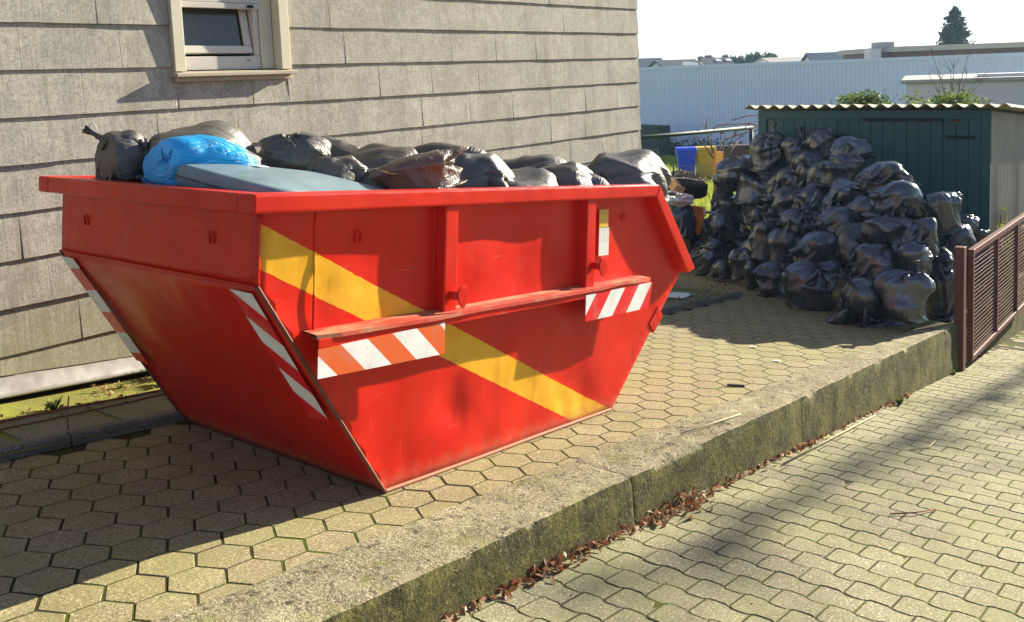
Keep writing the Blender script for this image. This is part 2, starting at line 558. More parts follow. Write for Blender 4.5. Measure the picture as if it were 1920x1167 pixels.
sheet('ground', [-400, 400], [-400, 400], lambda x, y: -3.6, M['lawn_grass'])
yb = MB()
for i in range(33):
    x = -4 + i * .5
    for y in ((2.892 - .037 * x) - .14, 4, 5, 6.6): yb.v.append((x, y, -S * x - .0013))
    if i: yb.f += [((i - 1) * 4 + k, i * 4 + k, i * 4 + k + 1, (i - 1) * 4 + k + 1) for k in range(3)]
yard = kind(yb.build('yard', M['joint_sand']), 'structure')
road = sheet('road', [-6 + i for i in range(60)], [-14, -6, 0, 2.6], lambda x, y: zr(x) - .0022, M['road_joint'])
sheet('lawn', [11.9 + i for i in range(13)] + [26, 29, 36, 44, 54], [2.4, 4, 6, 8, 12, 16, 20, 30, 50, 80],
      lambda x, y: zt(x) - .02 + .05 * mnoise.noise((x * .3, y * .3, 0)), M['lawn_grass'])


def edge_y(x):                                   # line of the edging stones on the house side
    return 4.885 - .026 * (x - 1.75)


def kin(x): return 2.892 - .037 * x
def kout(x): return 2.449 - .0116 * x


# hexagonal pavers: 20 cm across flats, points along x
def hex_mesh(seed):
    r = random.Random(seed)
    R = .1155 - .0042
    mb = MB()
    ring = lambda k, z: [(math.cos(i * math.pi / 3) * R * k, math.sin(i * math.pi / 3) * R * k, z) for i in range(6)]
    top = [(x + r.uniform(-.002, .002), y + r.uniform(-.002, .002), z + r.uniform(-.0004, .0008)) for x, y, z in ring(.975, 0)]
    vs = top + ring(1, -.004) + ring(1, -.03)
    fs = [tuple(range(6))] + [(i + 6, (i + 1) % 6 + 6, (i + 1) % 6, i) for i in range(6)] + [(i + 12, (i + 1) % 6 + 12, (i + 1) % 6 + 6, i + 6) for i in range(6)]
    mb.add(vs, fs)
    return mb


hexes = []
i0 = -14
for i in range(i0, 64):
    for j in range(-3, 20):
        x = 1.522 + .1742 * i
        y = 3.127 - .40 + .2005 * j + (.10 if i % 2 else 0)
        if not (kin(x) - .06 < y < (edge_y(x) - .05 if x < 9.35 else 6.3)) or x > 11.7 or x < -.6:
            continue
        px, py, d = pix((x, y, -S * x))
        seen = -30 < px < 1950 and 400 < py < 1200
        under = 2.75 < x < 4.45 and 3.2 < y < 4.75
        pile = x > 9.0 + max(0, y - 3) * .72
        score = (d if seen and not under and not pile else 1000 + d)
        hexes.append((score, x, y))
hexes.sort()
hmesh = []
for k in range(5):
    me = bpy.data.meshes.new('hex_paver'); b = hex_mesh(k); me.from_pydata(b.v, [], b.f); me.update()
    me.materials.append(M['hex_concrete']); hmesh.append(me)
for n, (sc, x, y) in enumerate(hexes[:300]):
    o = bpy.data.objects.new('hexagonal_paver', hmesh[n % 5]); COL.objects.link(o)
    o.parent = yard
    o.location = (x, y, -S * x + rnd.uniform(-.0002, .0016))
    o.rotation_euler = (rnd.uniform(-.004, .004), SLOPE + rnd.uniform(-.004, .004), rnd.uniform(-.012, .012))
mb = MB()
rot = Matrix.Rotation(SLOPE, 3, 'Y')
for n, (sc, x, y) in enumerate(hexes[300:]):
    b = hex_mesh(n % 7)
    t = Vector((x, y, -S * x + rnd.uniform(0, .0015)))
    mb.add([rot @ Vector(v) + t for v in b.v], b.f)
kind(mb.build('far_pavers', M['hex_concrete'], yard), 'stuff')

# wave-edged pavers of the driveway
PW, PL = .151, .2005


def wave(y, A=.0105):
    t = (y / PL) % 1.0
    pts = [(0, 0), (.08, 1), (.42, 1), (.58, -1), (.92, -1), (1, 0)]
    for (a, va), (b, vb) in zip(pts, pts[1:]):
        if a <= t <= b:
            return A * (va + (vb - va) * (t - a) / (b - a))
    return 0


def wave_mesh(seed, par):
    r = random.Random(seed)
    g = .0034
    ys = [-.5 + .0, -.42, -.25, -.08, .08, .25, .42, .5]
    def outl(k, z):
        a = [(-PW / 2 + g + wave(q * PL + PL / 2), q * (PL - 2 * g), z) for q in ys]
        b = [(PW / 2 - g + wave(q * PL + PL / 2 + PL / 2), q * (PL - 2 * g), z) for q in ys]
        o = a[::-1] + b
        return [(x * k + 0, y * (1 - (1 - k) * .8), z) for x, y, z in o]
    top, mid, bot = outl(.965, 0), outl(1, -.005), outl(1, -.025)
    n = len(top)
    top = [(x, y, z + r.uniform(-.0008, .0008)) for x, y, z in top]
    mb = MB()
    # long edge orientation: outline runs clockwise seen from above on one side; fix by normal check later
    mb.add(top + mid + bot, [tuple(range(n))] + [(i + n, (i + 1) % n + n, (i + 1) % n, i) for i in range(n)] + [(i + 2 * n, (i + 1) % n + 2 * n, (i + 1) % n + n, i + n) for i in range(n)])
    return mb


waves = []
for i in range(-12, 90):
    for j in range(-30, 16):
        x = 3.40 + PW * i
        y = 1.665 + PL * j + (PL / 2 if i % 2 else 0)
        if y > kout(x) + .08 or x > 14 or y < -2.6:
            continue
        px, py, d = pix((x, y, zr(x)))
        if d < .5: continue
        seen = 600 < px < 1950 and 560 < py < 1200
        if d > 4 and not (500 < px < 2150): continue
        waves.append((d if seen else 1000 + d, x, y, i))
waves.sort()
wmesh = []
for k in range(5):
    me = bpy.data.meshes.new('wave_paver'); b = wave_mesh(k, 0); me.from_pydata(b.v, [], b.f)
    me.update(); me.materials.append(M['wave_concrete']); wmesh.append(me)
rroad = math.atan(-RK)
for n, (sc, x, y, i) in enumerate(waves[:300]):
    o = bpy.data.objects.new('wave_paver', wmesh[n % 5]); COL.objects.link(o)
    o.parent = road
    o.location = (x, y, zr(x) + rnd.uniform(-.0015, .0015))
    o.rotation_euler = (rnd.uniform(-.006, .006), rroad + rnd.uniform(-.008, .008), 0)
mb = MB()
rot = Matrix.Rotation(rroad, 3, 'Y')
for n, (sc, x, y, i) in enumerate(waves[300:]):
    b = wave_mesh(n % 7, 0)
    t = Vector((x, y, zr(x) + rnd.uniform(-.0015, .0015)))
    mb.add([rot @ Vector(v) + t for v in b.v], b.f)
kind(mb.build('far_wave_pavers', M['wave_concrete'], road), 'stuff')

# cast concrete kerb wall between yard and driveway
kerb = thing('kerb_wall', 'long weathered concrete kerb wall with mossy face between yard and driveway', 'kerb')
KJ = [-1.2, .62, 2.13, 3.62, 5.62, 9.28]
for a, b in zip(KJ, KJ[1:]):
    ns = max(4, int((b - a) / .018))
    mb = MB()
    g = .0008 if abs(a - 3.62) > .01 else .004
    for i in range(ns + 1):
        x = a + g + (b - a - 2 * g) * i / ns
        yi, yo = kin(x), kout(x)
        ztop = -S * x + .016
        zb = zr(x) - .06
        ring = [(yi, ztop - .10)]
        for k in range(11):
            ring.append((yi + (yo - yi) * k / 10, ztop))
        for k in range(1, 9):
            ring.append((yo - .012 * k / 8, ztop + (zb - ztop) * k / 8))
        endf = min(i, ns - i) * .018
        for q, (y, z) in enumerate(ring):
            v = Vector((x, y, z))
            e = math.exp(-((y - yo) ** 2 + (z - ztop) ** 2) / .0009)           # worn arris
            chip = (max(0, mnoise.noise((x * 4.1, 1.7, 0)) - .25) * .05 + max(0, mnoise.noise((x * 19, 4.7, y * 3))) * .016) * e + e * .006
            v.z += mnoise.noise((x * 9, y * 9, 3)) * .005 + mnoise.noise((x * 2.2, y * 3, 8)) * .006 - chip * (.8 if q > 2 else 0)
            v.y += chip * .9 + (mnoise.noise((x * 6, z * 6, 5)) * .008 + mnoise.noise((x * 22, z * 22, 9)) * .003 if q > 11 else 0)
            if endf < .02 and q > 0 and abs(x - 3.62) < .1:
                k = (.03 - endf) / .03
                v.z -= .006 * k * k * max(0, 1 + 2 * mnoise.noise((x * 9, y * 12, 1)))
                if q >= 11: v.y += .005 * k * k
            mb.v.append(tuple(v))
        m = len(ring)
        if i:
            for q in range(m - 1):
                A = (i - 1) * m + q; B = i * m + q
                mb.f.append((A, B, B + 1, A + 1))
    m = 20
    ca, cb = mb.v[:m], mb.v[ns * m:ns * m + m]
    mb.add(ca, [tuple(range(m))]); mb.add(cb, [tuple(range(m))[::-1]])
    o = mb.build('kerb_block', M['kerb_concrete'], kerb, smooth=True)
    bm = bmesh.new(); bm.from_mesh(o.data); bmesh.ops.recalc_face_normals(bm, faces=bm.faces[:]); bm.to_mesh(o.data); bm.free()
    sm = o.modifiers.new('split', 'EDGE_SPLIT'); sm.split_angle = math.radians(50)
bpy.context.view_layer.update()

# raised, mossy strip along the house behind an edging of thin stones
strip = sheet('mossy_strip', [-3 + i * .25 for i in range(50)], [4.83, 4.9, 5.1, 5.3, 5.5, 5.83],
              lambda x, y: -S * x + .035 + .008 * mnoise.noise((x * 3, y * 3, 2)), M['moss_bed'])
strip.data.polygons.foreach_set('use_smooth', [True] * len(strip.data.polygons))
edging = thing('edging_kerb', 'low dark edging stones between the hexagonal paving and mossy strip', 'kerb')
xs = -2.9
while xs < 9.2:
    ln = 1.0
    mb = MB()
    x1 = min(9.35, xs + ln - .012)
    for i in range(13):
        x = xs + (x1 - xs) * i / 12
        y = edge_y(x); z = -S * x
        for (dy, dz) in ((-.035, -.05), (-.033, .048), (-.022, .060), (.022, .062), (.032, .05), (.035, -.05)):
            mb.v.append((x, y + dy + mnoise.noise((x * 8, dy * 30, dz)) * .004, z + dz + mnoise.noise((x * 7, dy * 40, 4)) * .006))
        if i:
            for q in range(5):
                A = (i - 1) * 6 + q; mb.f.append((A + 6, A, A + 1, A + 7))
    mb.f.append((0, 1, 2, 3, 4, 5)); mb.f.append(tuple(range(72, 78))[::-1])
    mb.build('edging_stone', M['old_slab'], edging)
    xs += ln
# flagstones sunk in the strip
for k, (x, y, w, d) in enumerate([(2.15, 5.17, .48, .46), (2.66, 5.15, .48, .44), (3.17, 5.16, .49, .45), (1.62, 5.18, .5, .45), (8.6, 5.0, .7, .42), (7.85, 5.0, .7, .42), (7.1, 5.02, .7, .42)]):
    mb = MB(); mb.box((-w / 2, -d / 2, -.03), (w / 2, d / 2, .012))
    o = mb.build('flagstone', M['slab_concrete'], strip, bevel=.008)
    o.location = (x, y, -S * x + .035); o.rotation_euler = (0, SLOPE, rnd.uniform(-.03, .03))
kind(strip, 'structure')

# ------------------------------------------------------------------ house
HY, HX = 5.8, 9.09
house = thing('house', 'grey house clad in large fibre cement slates behind the skip', 'house')
mb = MB()
# core with a window opening: four boxes round it
wx0, wx1, wz0, wz1 = 3.40, 4.26, 1.70, 2.62
BK = 12.0
z0, z1 = -1.6, 5.6
mb.box((-3, HY + .02, z0), (wx0, BK, z1)); mb.box((wx1, HY + .02, z0), (HX - .02, BK, z1))
mb.box((wx0, HY + .02, z0), (wx1, BK, wz0)); mb.box((wx0, HY + .02, wz1), (wx1, BK, z1)); mb.box((wx0, HY + .6, wz0), (wx1, BK, wz1))
mb.build('wall', M['dark_gap'], house)
mb = MB(); mb.box((-3.2, HY - .35, 5.6), (HX + .3, BK + .3, 5.8)); mb.build('roof', M['slate_roof'], house)


def zcut(x): return -.031 - .118 * (x - 2.148)


ROW = .2755
joints = {7: [2.422, 3.02], 6: [2.766], 5: [2.63], 3: [2.331], 2: [2.467], 1: [2.626], 0: [2.235]}
for r in range(-4, 20):
    zb = .0745 + ROW * (r - 1)                     # lower edge of this course
    off = (joints.get(r, [2.33 + (r * .37) % .6])[0])
    ws = []
    x = off - .6 * 10
    rr = random.Random(r + 50)
    while x < HX:
        w = .6
        ws.append((x, min(HX + .012, x + w)))
        x += w
    for (a, b) in ws:
        a = max(a, -2.0)
        if b - a < .05: continue
        segs = [(a, b)]
        if zb + ROW > wz0 - .06 and zb < wz1 + .08:
            segs = [(max(a, wx0 - .012), min(b, wx1 + .012), wz0 - .046)] if zb < wz0 - .1 and a < wx1 and b > wx0 else []
            if a < wx0 - .02: segs.append((a, min(b, wx0 - .0115)))
            if b > wx1 + .02: segs.append((max(a, wx1 + .0115), b))
        for sg_ in segs:
            p, q = sg_[:2]
            if q - p < .012: continue
            low0, low1 = max(zb, zcut(p)), max(zb, zcut(q))
            top = sg_[2] if len(sg_) > 2 else zb + ROW + .02
            if top - max(low0, low1) < .03 and top - min(low0, low1) < .03: continue
            low0 = min(low0, top - .02); low1 = min(low1, top - .02)
            g = .0006
            t0, t1 = rr.uniform(.017, .022), rr.uniform(.017, .022)
            kick = rr.uniform(-.004, .004)
            m = MB()
            nseg = 6
            for i in range(nseg + 1):
                u = i / nseg
                xx = p + g + (q - p - 2 * g) * u
                lz = low0 + (low1 - low0) * u + mnoise.noise((xx * 7, r * 3.3, 0)) * .0035
                out = (t0 + (t1 - t0) * u) + kick * math.sin(u * 3.14) + mnoise.noise((xx * 3, r * 1.7, 5)) * .003
                yb = HY - out
                yt = HY - .002 - (low0 - zb) * 0
                m.v += [(xx, yb, lz), (xx, yt, top), (xx, yb + .009, lz)]
                if i:
                    A = (i - 1) * 3; B = i * 3
                    m.f += [(A, B, B + 1, A + 1), (A + 2, B + 2, B, A)]
            m.f += [(0, 1, 2), (nseg * 3 + 1, nseg * 3, nseg * 3 + 2)]
            m.build('slate', M['fibre_cement_slate'], house)
    # corner returns seen at the far end
    m = MB(); m.add([(HX + .012, HY - .018, zb), (HX + .012, BK, zb), (HX - .006, BK, zb + ROW + .02), (HX - .006, HY, zb + ROW + .02), (HX - .01, HY - .009, zb), (HX - .01, BK, zb)], [(0, 1, 2, 3), (4, 5, 1, 0), (0, 3, 4)])
    if zb > -1.6: m.build('corner_slate', M['fibre_cement_slate'], house)
# metal flashing following the ground
m = MB()
fx0, fx1 = -2.0, HX
zt_, zb_ = (lambda x: -.02 - .118 * (x - 2.148)), (lambda x: -.150 - .098 * (x - 2.14))
ns = 40
for i in range(ns + 1):
    x = fx0 + (fx1 - fx0) * i / ns
    wv = mnoise.noise((x * 4, 2, 0)) * .006
    for (y, z) in ((HY - .004, zt_(x) + .03), (HY - .035 + wv, zb_(x) + .02), (HY - .048 + wv, zb_(x) + .004), (HY - .046 + wv, zb_(x) - .008), (HY - .03, zb_(x) - .010)):
        m.v.append((x, y, z))
    if i:
        for q in range(4):
            A = (i - 1) * 5 + q; m.f.append((A + 5, A, A + 1, A + 6))
m.build('flashing', M['flashing'], house, smooth=True)

# window
win = bpy.data.objects.new('window', None); COL.objects.link(win); win.parent = house
def wbox(name, a, b, mat, bevel=.004, par=None):
    q = MB(); q.box(a, b); return q.build(name, mat, par or win, bevel=bevel)
Y0 = HY - .045
wbox('casing', (wx0 - .035, Y0, wz0 - .005), (wx0 + .045, HY + .06, wz1 + .06), M['cream_trim'])
wbox('casing', (wx1 - .055, Y0, wz0 - .005), (wx1 + .028, HY + .06, wz1 + .06), M['cream_trim'])
wbox('casing', (wx0 + .046, Y0 + .002, wz1), (wx1 - .056, HY + .06, wz1 + .058), M['cream_trim'])
q = MB(); q.prism([(Y0 - .05, wz0 - .042), (Y0 - .05, wz0 - .018), (HY + .06, wz0 - .001), (HY + .06, wz0 - .042)], wx0 - .055, wx1 + .045, lambda a, y, b: (y, a, b))
q.build('sill', M['sill_metal'], win, bevel=.003)
wbox('sill_apron', (wx0 - .03, Y0 + .012, wz0 - .075), (wx1 + .03, HY - .002, wz0 - .0425), M['sill_metal'], .002)
RY = HY + .05
# fixed frame, right side sits deep in the reveal
wbox('reveal', (wx1 - .058, HY + .0605, wz0), (wx1 + .02, HY + .2, wz1), M['cream_trim'], .002)
wbox('reveal', (wx0 - .02, HY + .0605, wz0), (wx0 + .046, HY + .2, wz1), M['cream_trim'], .002)
fx0, fx1, fz0, fz1 = wx0 + .047, wx1 - .06, wz0 + .001, wz1 - .004
wbox('shutter_guide', (fx1 - .10, RY - .01, fz0), (fx1 - .0, RY + .10, fz1), M['cream_trim'], .004)
fr = fx1 - .102
wbox('frame_rail', (fx0, RY + .005, fz0), (fr - .0, RY + .075, fz0 + .095), M['white_pvc'], .005)
wbox('frame_stile', (fr - .045, RY + .006, fz0 + .0955), (fr - .001, RY + .075, fz1), M['white_pvc'], .005)
wbox('frame_stile', (fx0 - .03, RY + .006, fz0 + .0955), (fx0 + .005, RY + .075, fz1), M['white_pvc'], .005)
wbox('drain_cap', (fr - .115, RY + .001, fz0 + .06), (fr - .09, RY + .0048, fz0 + .066), M['dark_gap'], 0)
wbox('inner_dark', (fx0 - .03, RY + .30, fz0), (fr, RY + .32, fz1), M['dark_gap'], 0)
# tilted sash, hinged at its foot
SASH = ((0, RY + .045, fz0 + .112), (math.radians(-9), 0, 0))
sx0, sx1, sh = fx0 + .008, fr - .055, .80
o = wbox('sash_rail', (sx0, -.03, 0), (sx1, .03, .055), M['white_pvc'], .006); o.location, o.rotation_euler = SASH
o = wbox('sash_stile', (sx1 - .058, -.0295, .0555), (sx1 - .001, .03, sh), M['white_pvc'], .006); o.location, o.rotation_euler = SASH
o = wbox('sash_stile', (sx0, -.0295, .0555), (sx0 + .02, .03, sh), M['white_pvc'], .006); o.location, o.rotation_euler = SASH
o = wbox('glazing_bead', (sx1 - .068, -.012, .0556), (sx1 - .0585, .02, sh), M['dark_gap'], 0); o.location, o.rotation_euler = SASH
o = wbox('pane', (sx0 + .021, -.004, .0556), (sx1 - .069, .004, sh), M['window_glass'], 0); o.location, o.rotation_euler = SASH
# roller shutter, partly down
for k in range(8):
    zz = fz0 + .468 + k * .055
    wbox('shutter_slat', (fx0 - .02, RY - .004, zz + (.042 if k == 0 else 0) * 0), (fr + .02, RY + .004 + .006, zz + .052), M['white_pvc'], .004)
wbox('shutter_bar', (fx0 - .02, RY - .012, fz0 + .425), (fr + .02, RY + .012, fz0 + .466), M['white_pvc'], .005)
wbox('shutter_stop', (fr - .10, RY - .03, fz0 + .435), (fr - .055, RY - .0122, fz0 + .455), M['vent_dark'], .003)
# ------------------------------------------------------------------ skip
SK0 = Vector((2.712, 3.161, -.289))
skip = thing('skip', 'open red steel waste skip with yellow diagonal band, heaped with bags', 'skip', SK0, (0, SLOPE, 0))
SW = 1.655                                            # width, y = 0 is the side towards the driveway
PROF = [(0, 0), (-.70, 1.015), (-.70, 1.345), (2.185, 1.345), (2.655, .805), (1.83, 0)]


def dent(u, n):
    d = .010 * mnoise.noise((u * 1.3, n * 1.6, 2)) + .004 * mnoise.noise((u * 4, n * 4, 7))
    for (cu, cn, r, a) in ((.42, .33, .10, .022), (.05, .30, .22, .014), (1.32, .30, .16, .012), (.95, .98, .25, .016), (-.42, .92, .09, .010),
                           (1.55, .16, .10, .016), (-.05, 1.05, .2, .010), (1.95, 1.05, .2, .008), (1.0, .18, .25, .010),
                           (.47, .25, .035, .014), (.45, .42, .03, .010), (1.36, .12, .05, .014), (-.36, .98, .035, .010), (-.40, .86, .03, .008), (.80, .56, .07, .008), (1.18, .92, .05, .007), (.66, .10, .06, .010), (.12, .12, .05, .008)):
        d += a * math.exp(-((u - cu) ** 2 + (n - cn) ** 2) / (r * r))
    return d


def plate(poly, step, place, disp, name, mat, thick=.006):
    """flat polygon cut into a grid, dented, and given thickness"""
    bm = bmesh.new()
    bm.faces.new([bm.verts.new((a, b, 0)) for a, b in poly])
    xs = [p[0] for p in poly]; ys = [p[1] for p in poly]
    k = min(xs) + step
    while k < max(xs) - 1e-4:
        bmesh.ops.bisect_plane(bm, geom=bm.verts[:] + bm.edges[:] + bm.faces[:], plane_co=(k, 0, 0), plane_no=(1, 0, 0)); k += step
    k = min(ys) + step
    while k < max(ys) - 1e-4:
        bmesh.ops.bisect_plane(bm, geom=bm.verts[:] + bm.edges[:] + bm.faces[:], plane_co=(0, k, 0), plane_no=(0, 1, 0)); k += step
    edge = {v for e in bm.edges if e.is_boundary for v in e.verts}
    for v in bm.verts:
        a, b = v.co.x, v.co.y
        v.co = Vector(place(a, b, 0 if v in edge else disp(a, b)))
    bmesh.ops.recalc_face_normals(bm, faces=bm.faces[:])
    me = bpy.data.meshes.new(name)
    bm.to_mesh(me); bm.free()
    o = link(name, me, mat, skip, smooth=True)
    m = o.modifiers.new('thick', 'SOLIDIFY'); m.thickness = thick; m.offset = 0
    return o


plate(PROF, .045, lambda a, b, d: (a, d, b), dent, 'side_plate', M['red_paint_band'])
plate(PROF, .09, lambda a, b, d: (a, SW - d, b), dent, 'side_plate', M['red_paint'])
sl_len = math.hypot(.70, 1.015)
plate([(.003, 0), (SW - .003, 0), (SW - .003, sl_len), (.003, sl_len)], .06, lambda y, s, d: (-.70 * s / sl_len + d * .82, y, 1.015 * s / sl_len + d * .57),
      lambda y, s: .018 * mnoise.noise((y * 1.6, s * 1.3, 11)) + .008 * mnoise.noise((y * 4, s * 4, 3)), 'end_plate', M['red_paint'])
plate([(.003, 1.015), (SW - .003, 1.015), (SW - .003, 1.345), (.003, 1.345)], .05, lambda y, n, d: (-.70 + d, y, n),
      lambda y, n: .012 * mnoise.noise((y * 2.2, n * 2.2, 21)) + .004 * mnoise.noise((y * 6, n * 6, 2)), 'end_plate', M['red_paint'])
l2 = math.hypot(.825, .805)
plate([(.003, 0), (SW - .003, 0), (SW - .003, l2), (.003, l2)], .12, lambda y, s, d: (1.83 + .825 * s / l2, y, .805 * s / l2), lambda y, s: 0, 'end_plate', M['red_paint'])
plate([(0, .003), (1.83, .003), (1.83, SW - .003), (0, SW - .003)], .3, lambda u, y, d: (u, y, .012), lambda y, s: 0, 'floor_plate', M['red_paint'])


def skbox(name, a, b, mat='red_paint', bevel=.006, seg=2):
    q = MB(); q.box(a, b); return q.build(name, M[mat], skip, bevel=bevel, seg=seg)


OV = .085                                             # overhang of the rim
def rim_side(y0, y1):
    q = MB()
    q.prism([(-.70 - OV, 1.312), (-.70 - OV, 1.392), (2.20, 1.392), (2.165, 1.312)], y0, y1)
    q.build('rim', M['red_paint'], skip, bevel=.012, seg=3)
    # sloping end of the rim, down to the loading lip
    dx, dz = (2.70 - 2.203), (.815 - 1.392)
    L = math.hypot(dx, dz); nx, nz = -dz / L, dx / L
    q = MB()
    q.prism([(2.167, 1.311), (2.203, 1.391), (2.203 + dx, 1.391 + dz), (2.203 + dx - .085, 1.391 + dz - .02), (2.203 + dx - nx * .085 - .03, 1.391 + dz - nz * .085 + .03)], y0 + .001, y1 - .001)
    q.build('rim', M['red_paint'], skip, bevel=.008)
rim_side(-OV, .02); rim_side(SW - .02, SW + OV)
q = MB(); q.box((-.70 - OV + .001, .0205, 1.3125), (-.68, SW - .0205, 1.391)); q.build('rim', M['red_paint'], skip, bevel=.012, seg=3)
q = MB(); q.box((2.62, .021, .79), (2.695, SW - .021, .83)); q.build('rim', M['red_paint'], skip, bevel=.006)

RIB = .07
for (u0, u1) in ((.281, .368), (1.438, 1.523)):
    for sgn, yb in ((-1, 0), (1, SW)):
        q = MB()
        ya, yc = (yb - RIB, yb + .004) if sgn < 0 else (yb - .004, yb + RIB)
        q.box((u0, ya, .806), (u1, yc, 1.3115)); rib = q.build('rib', M['red_paint'], skip, bevel=.006)
        if sgn < 0:
            skbox('rib_cap', (u0 + .006, -RIB - .003, 1.290), (u1 + .002, -RIB + .03, 1.304), bevel=.003).parent = rib
            skbox('weld_bead', (u0 - .012, -.006, .81), (u0 - .0005, .001, 1.30), bevel=.004).parent = rib
# long ledge with a bent front lip
for y_in, sgn in ((0, -1), (SW, 1)):
    q = MB()
    n = 46
    for i in range(n + 1):
        u = -.475 + (2.111 + .475) * i / n
        buck = .004 * mnoise.noise((u * 1.9, 4.4, 0)) + .009 * math.exp(-((u - 1.75) / .14) ** 2) - .004 * math.exp(-((u - .2) / .2) ** 2)
        W_ = .110 + .006 * mnoise.noise((u * 2.3, 1, 0))
        if u > 1.95: W_ *= 1 - (u - 1.95) * 1.2
        if u < -.35: W_ *= 1 - (-.35 - u) * 1.6
        for (y, z) in ((-.0, .812), (-W_, .806 + buck), (-W_ - .001, .788 + buck), (-W_ + .008, .787 + buck), (0, .798)):
            q.v.append((u, y_in + sgn * -y if sgn > 0 else y, z))
        if i:
            for k in range(4):
                A = (i - 1) * 5 + k; q.f.append((A, A + 5, A + 6, A + 1))
    lg = q.build('ledge', M['ledge_paint'], skip)
    if sgn < 0: ledge = lg
    q = MB()
    if sgn < 0:
        q.box((-.474, -.101, .752), (2.09, -.095, .789)); q.build('ledge_lip', M['red_paint'], ledge, bevel=.002)
mk_tape('tape_left', WHT, ORG, (1, 0), 1.06, .1485, .03)
mk_tape('tape_right', WHT, TRED, (1, 0), -.86, .1500, .22)
PLT = -.104
q = MB(); q.prism([(-.478, .628), (-.478, .750), (.258, .766), (.26, .617)], PLT, PLT + .003); q.build('warning_plate', M['tape_left'], ledge)
q = MB(); q.prism([(1.398, .620), (1.398, .772), (2.11, .778), (2.078, .622)], PLT, PLT + .003); q.build('warning_plate', M['tape_right'], ledge)

# red and white tape on the sloping end, both edges: flat strips 2 mm proud
mk_tape('tape_slope_r', TRED, WHT, (0, -.80), 1.0, .1215, .49)
mk_tape('tape_slope_l', TRED, WHT, (0, .12), 1.0, .119, .29)
nrm = Vector((-1.015, 0, -.70)).normalized()
def on_slope(y, n): return Vector((-.70 * n / 1.015, y, n)) + nrm * .024
for pts, mt in (([(.174, 1.005), (.022, 1.003), (.045, .405), (.180, .393)], 'tape_slope_r'), ([(1.633, 1.005), (1.508, 1.005), (1.524, .405), (1.647, .412)], 'tape_slope_l')):
    q = MB()
    a = [on_slope(*p) for p in pts]; b = [p + nrm * .0015 for p in a]
    q.add(a + b, [(0, 1, 2, 3), (7, 6, 5, 4)] + [(i, (i + 1) % 4, 4 + (i + 1) % 4, 4 + i) for i in range(4)])
    q.build('reflective_tape', M[mt], skip)

# rusty edge strips of the side plate along the slope, weld seams
for y in (-.006, SW - .004):
    q = MB(); q.tube([(-.708, y, 1.02), (-.35, y, .50), (-.004, y, .004)], .009, 6); q.build('edge_strip', M['rust_edge'], skip)
q = MB(); q.tube([(0, -.004, .010), (.6, -.006, .008), (1.2, -.004, .011), (1.83, -.004, .010)], .011, 6); q.build('bottom_edge', M['tan_dust'], skip)
q = MB(); q.tube([(-.43 + .006 * mnoise.noise((k * .9, 0, 0)), -.006, 1.31 - k * .04) for k in range(14)], [.004 + .003 * rnd.random() for k in range(14)], 6)
q.build('weld_bead', M['red_paint_band'], skip, smooth=True)
q = MB(); q.tube([(-.705, .01 + k * .0815, 1.016) for k in range(21)], [.004 + .002 * rnd.random() for k in range(21)], 6); q.build('weld_bead', M['red_paint'], skip, smooth=True)
q = MB(); q.tube([(-.702, -.004, 1.02 + k * .02) for k in range(15)], [.005 + .003 * rnd.random() for k in range(15)], 6); q.build('weld_bead', M['red_paint'], skip, smooth=True)


def lug(p, axis):
    q = MB()
    pts = []
    for k in range(9):
        a = math.pi * k / 8
        off = .018 + .020 * math.sin(a)
        t = .016 * math.cos(a)
        z = -.030 if k in (0, 8) else 0
        pts.append(Vector(p) + Vector(axis[0]) * (.006 + .014 * math.sin(a)) + Vector(axis[1]) * t + Vector((0, 0, z + .02 * math.sin(a))))
    q.tube(pts, .0045, 6)
    q.build('tie_lug', M['red_paint'], skip, smooth=True)
for u in (-.196, 1.91): lug((u, 0, 1.195), ((0, -1, 0), (1, 0, 0)))
for y in (.316, 1.391): lug((-.70, y, 1.195), ((-1, 0, 0), (0, 1, 0)))

# lifting pins with drop-shaped keeper plates on the ribs
for u, n in ((.325, .885), (1.50, .93)):
    q = MB(); q.tube([(u, -RIB + .005, n), (u, -RIB - .045, n)], .022, 16); pin = q.build('lifting_pin', M['red_paint'], skip, bevel=.003)
    q = MB()
    poly = []
    for k in range(24):
        a = 2 * math.pi * k / 24
        r = .040 if math.sin(a) > 0 else .040 + .028 * (-math.sin(a)) ** 1.5
        poly.append((u + .036 + math.cos(a) * .036, n + .005 + math.sin(a) * r))
    q.prism(poly, -RIB - .052, -RIB - .044); q.build('keeper_plate', M['red_paint'], pin, bevel=.002)
# stickers beside the second rib, with faint lines of small print
def mk_sticker(name, base, ink, z0):
    t = NT(name)
    xyz = t.n('SeparateXYZ', {0: t.obj()})
    ln = t.math('FRACT', t.math('MULTIPLY', xyz.outputs[2], 90.))
    msk = t.math('MULTIPLY', t.math('LESS_THAN', ln, .35), t.math('GREATER_THAN', xyz.outputs[2], z0))
    msk = t.math('MULTIPLY', msk, t.math('GREATER_THAN', t.noise(160, 2, t.map(t.obj(), (1, 1, .05))), .46))
    M[name] = t.out(t.mix(t.math('MULTIPLY', msk, .7), base, ink), .4)
mk_sticker('sticker_yellow', (.66, .40, .05), (.15, .08, .03), 1.215)
mk_sticker('sticker_white', (.66, .68, .64), (.3, .3, .3), 1.055)
skbox('yellow_sticker', (1.630, -.019, 1.139), (1.724, -.0165, 1.246), 'sticker_yellow', 0)
skbox('white_sticker', (1.632, -.019, .970), (1.736, -.0165, 1.137), 'sticker_white', 0)
# bracket at the far foot
q = MB(); q.obox((2.33, .05, .50), (.055, 0, .05), (0, .06, 0), (-.03, 0, .035)); q.build('tipping_bracket', M['red_paint'], skip, bevel=.005)
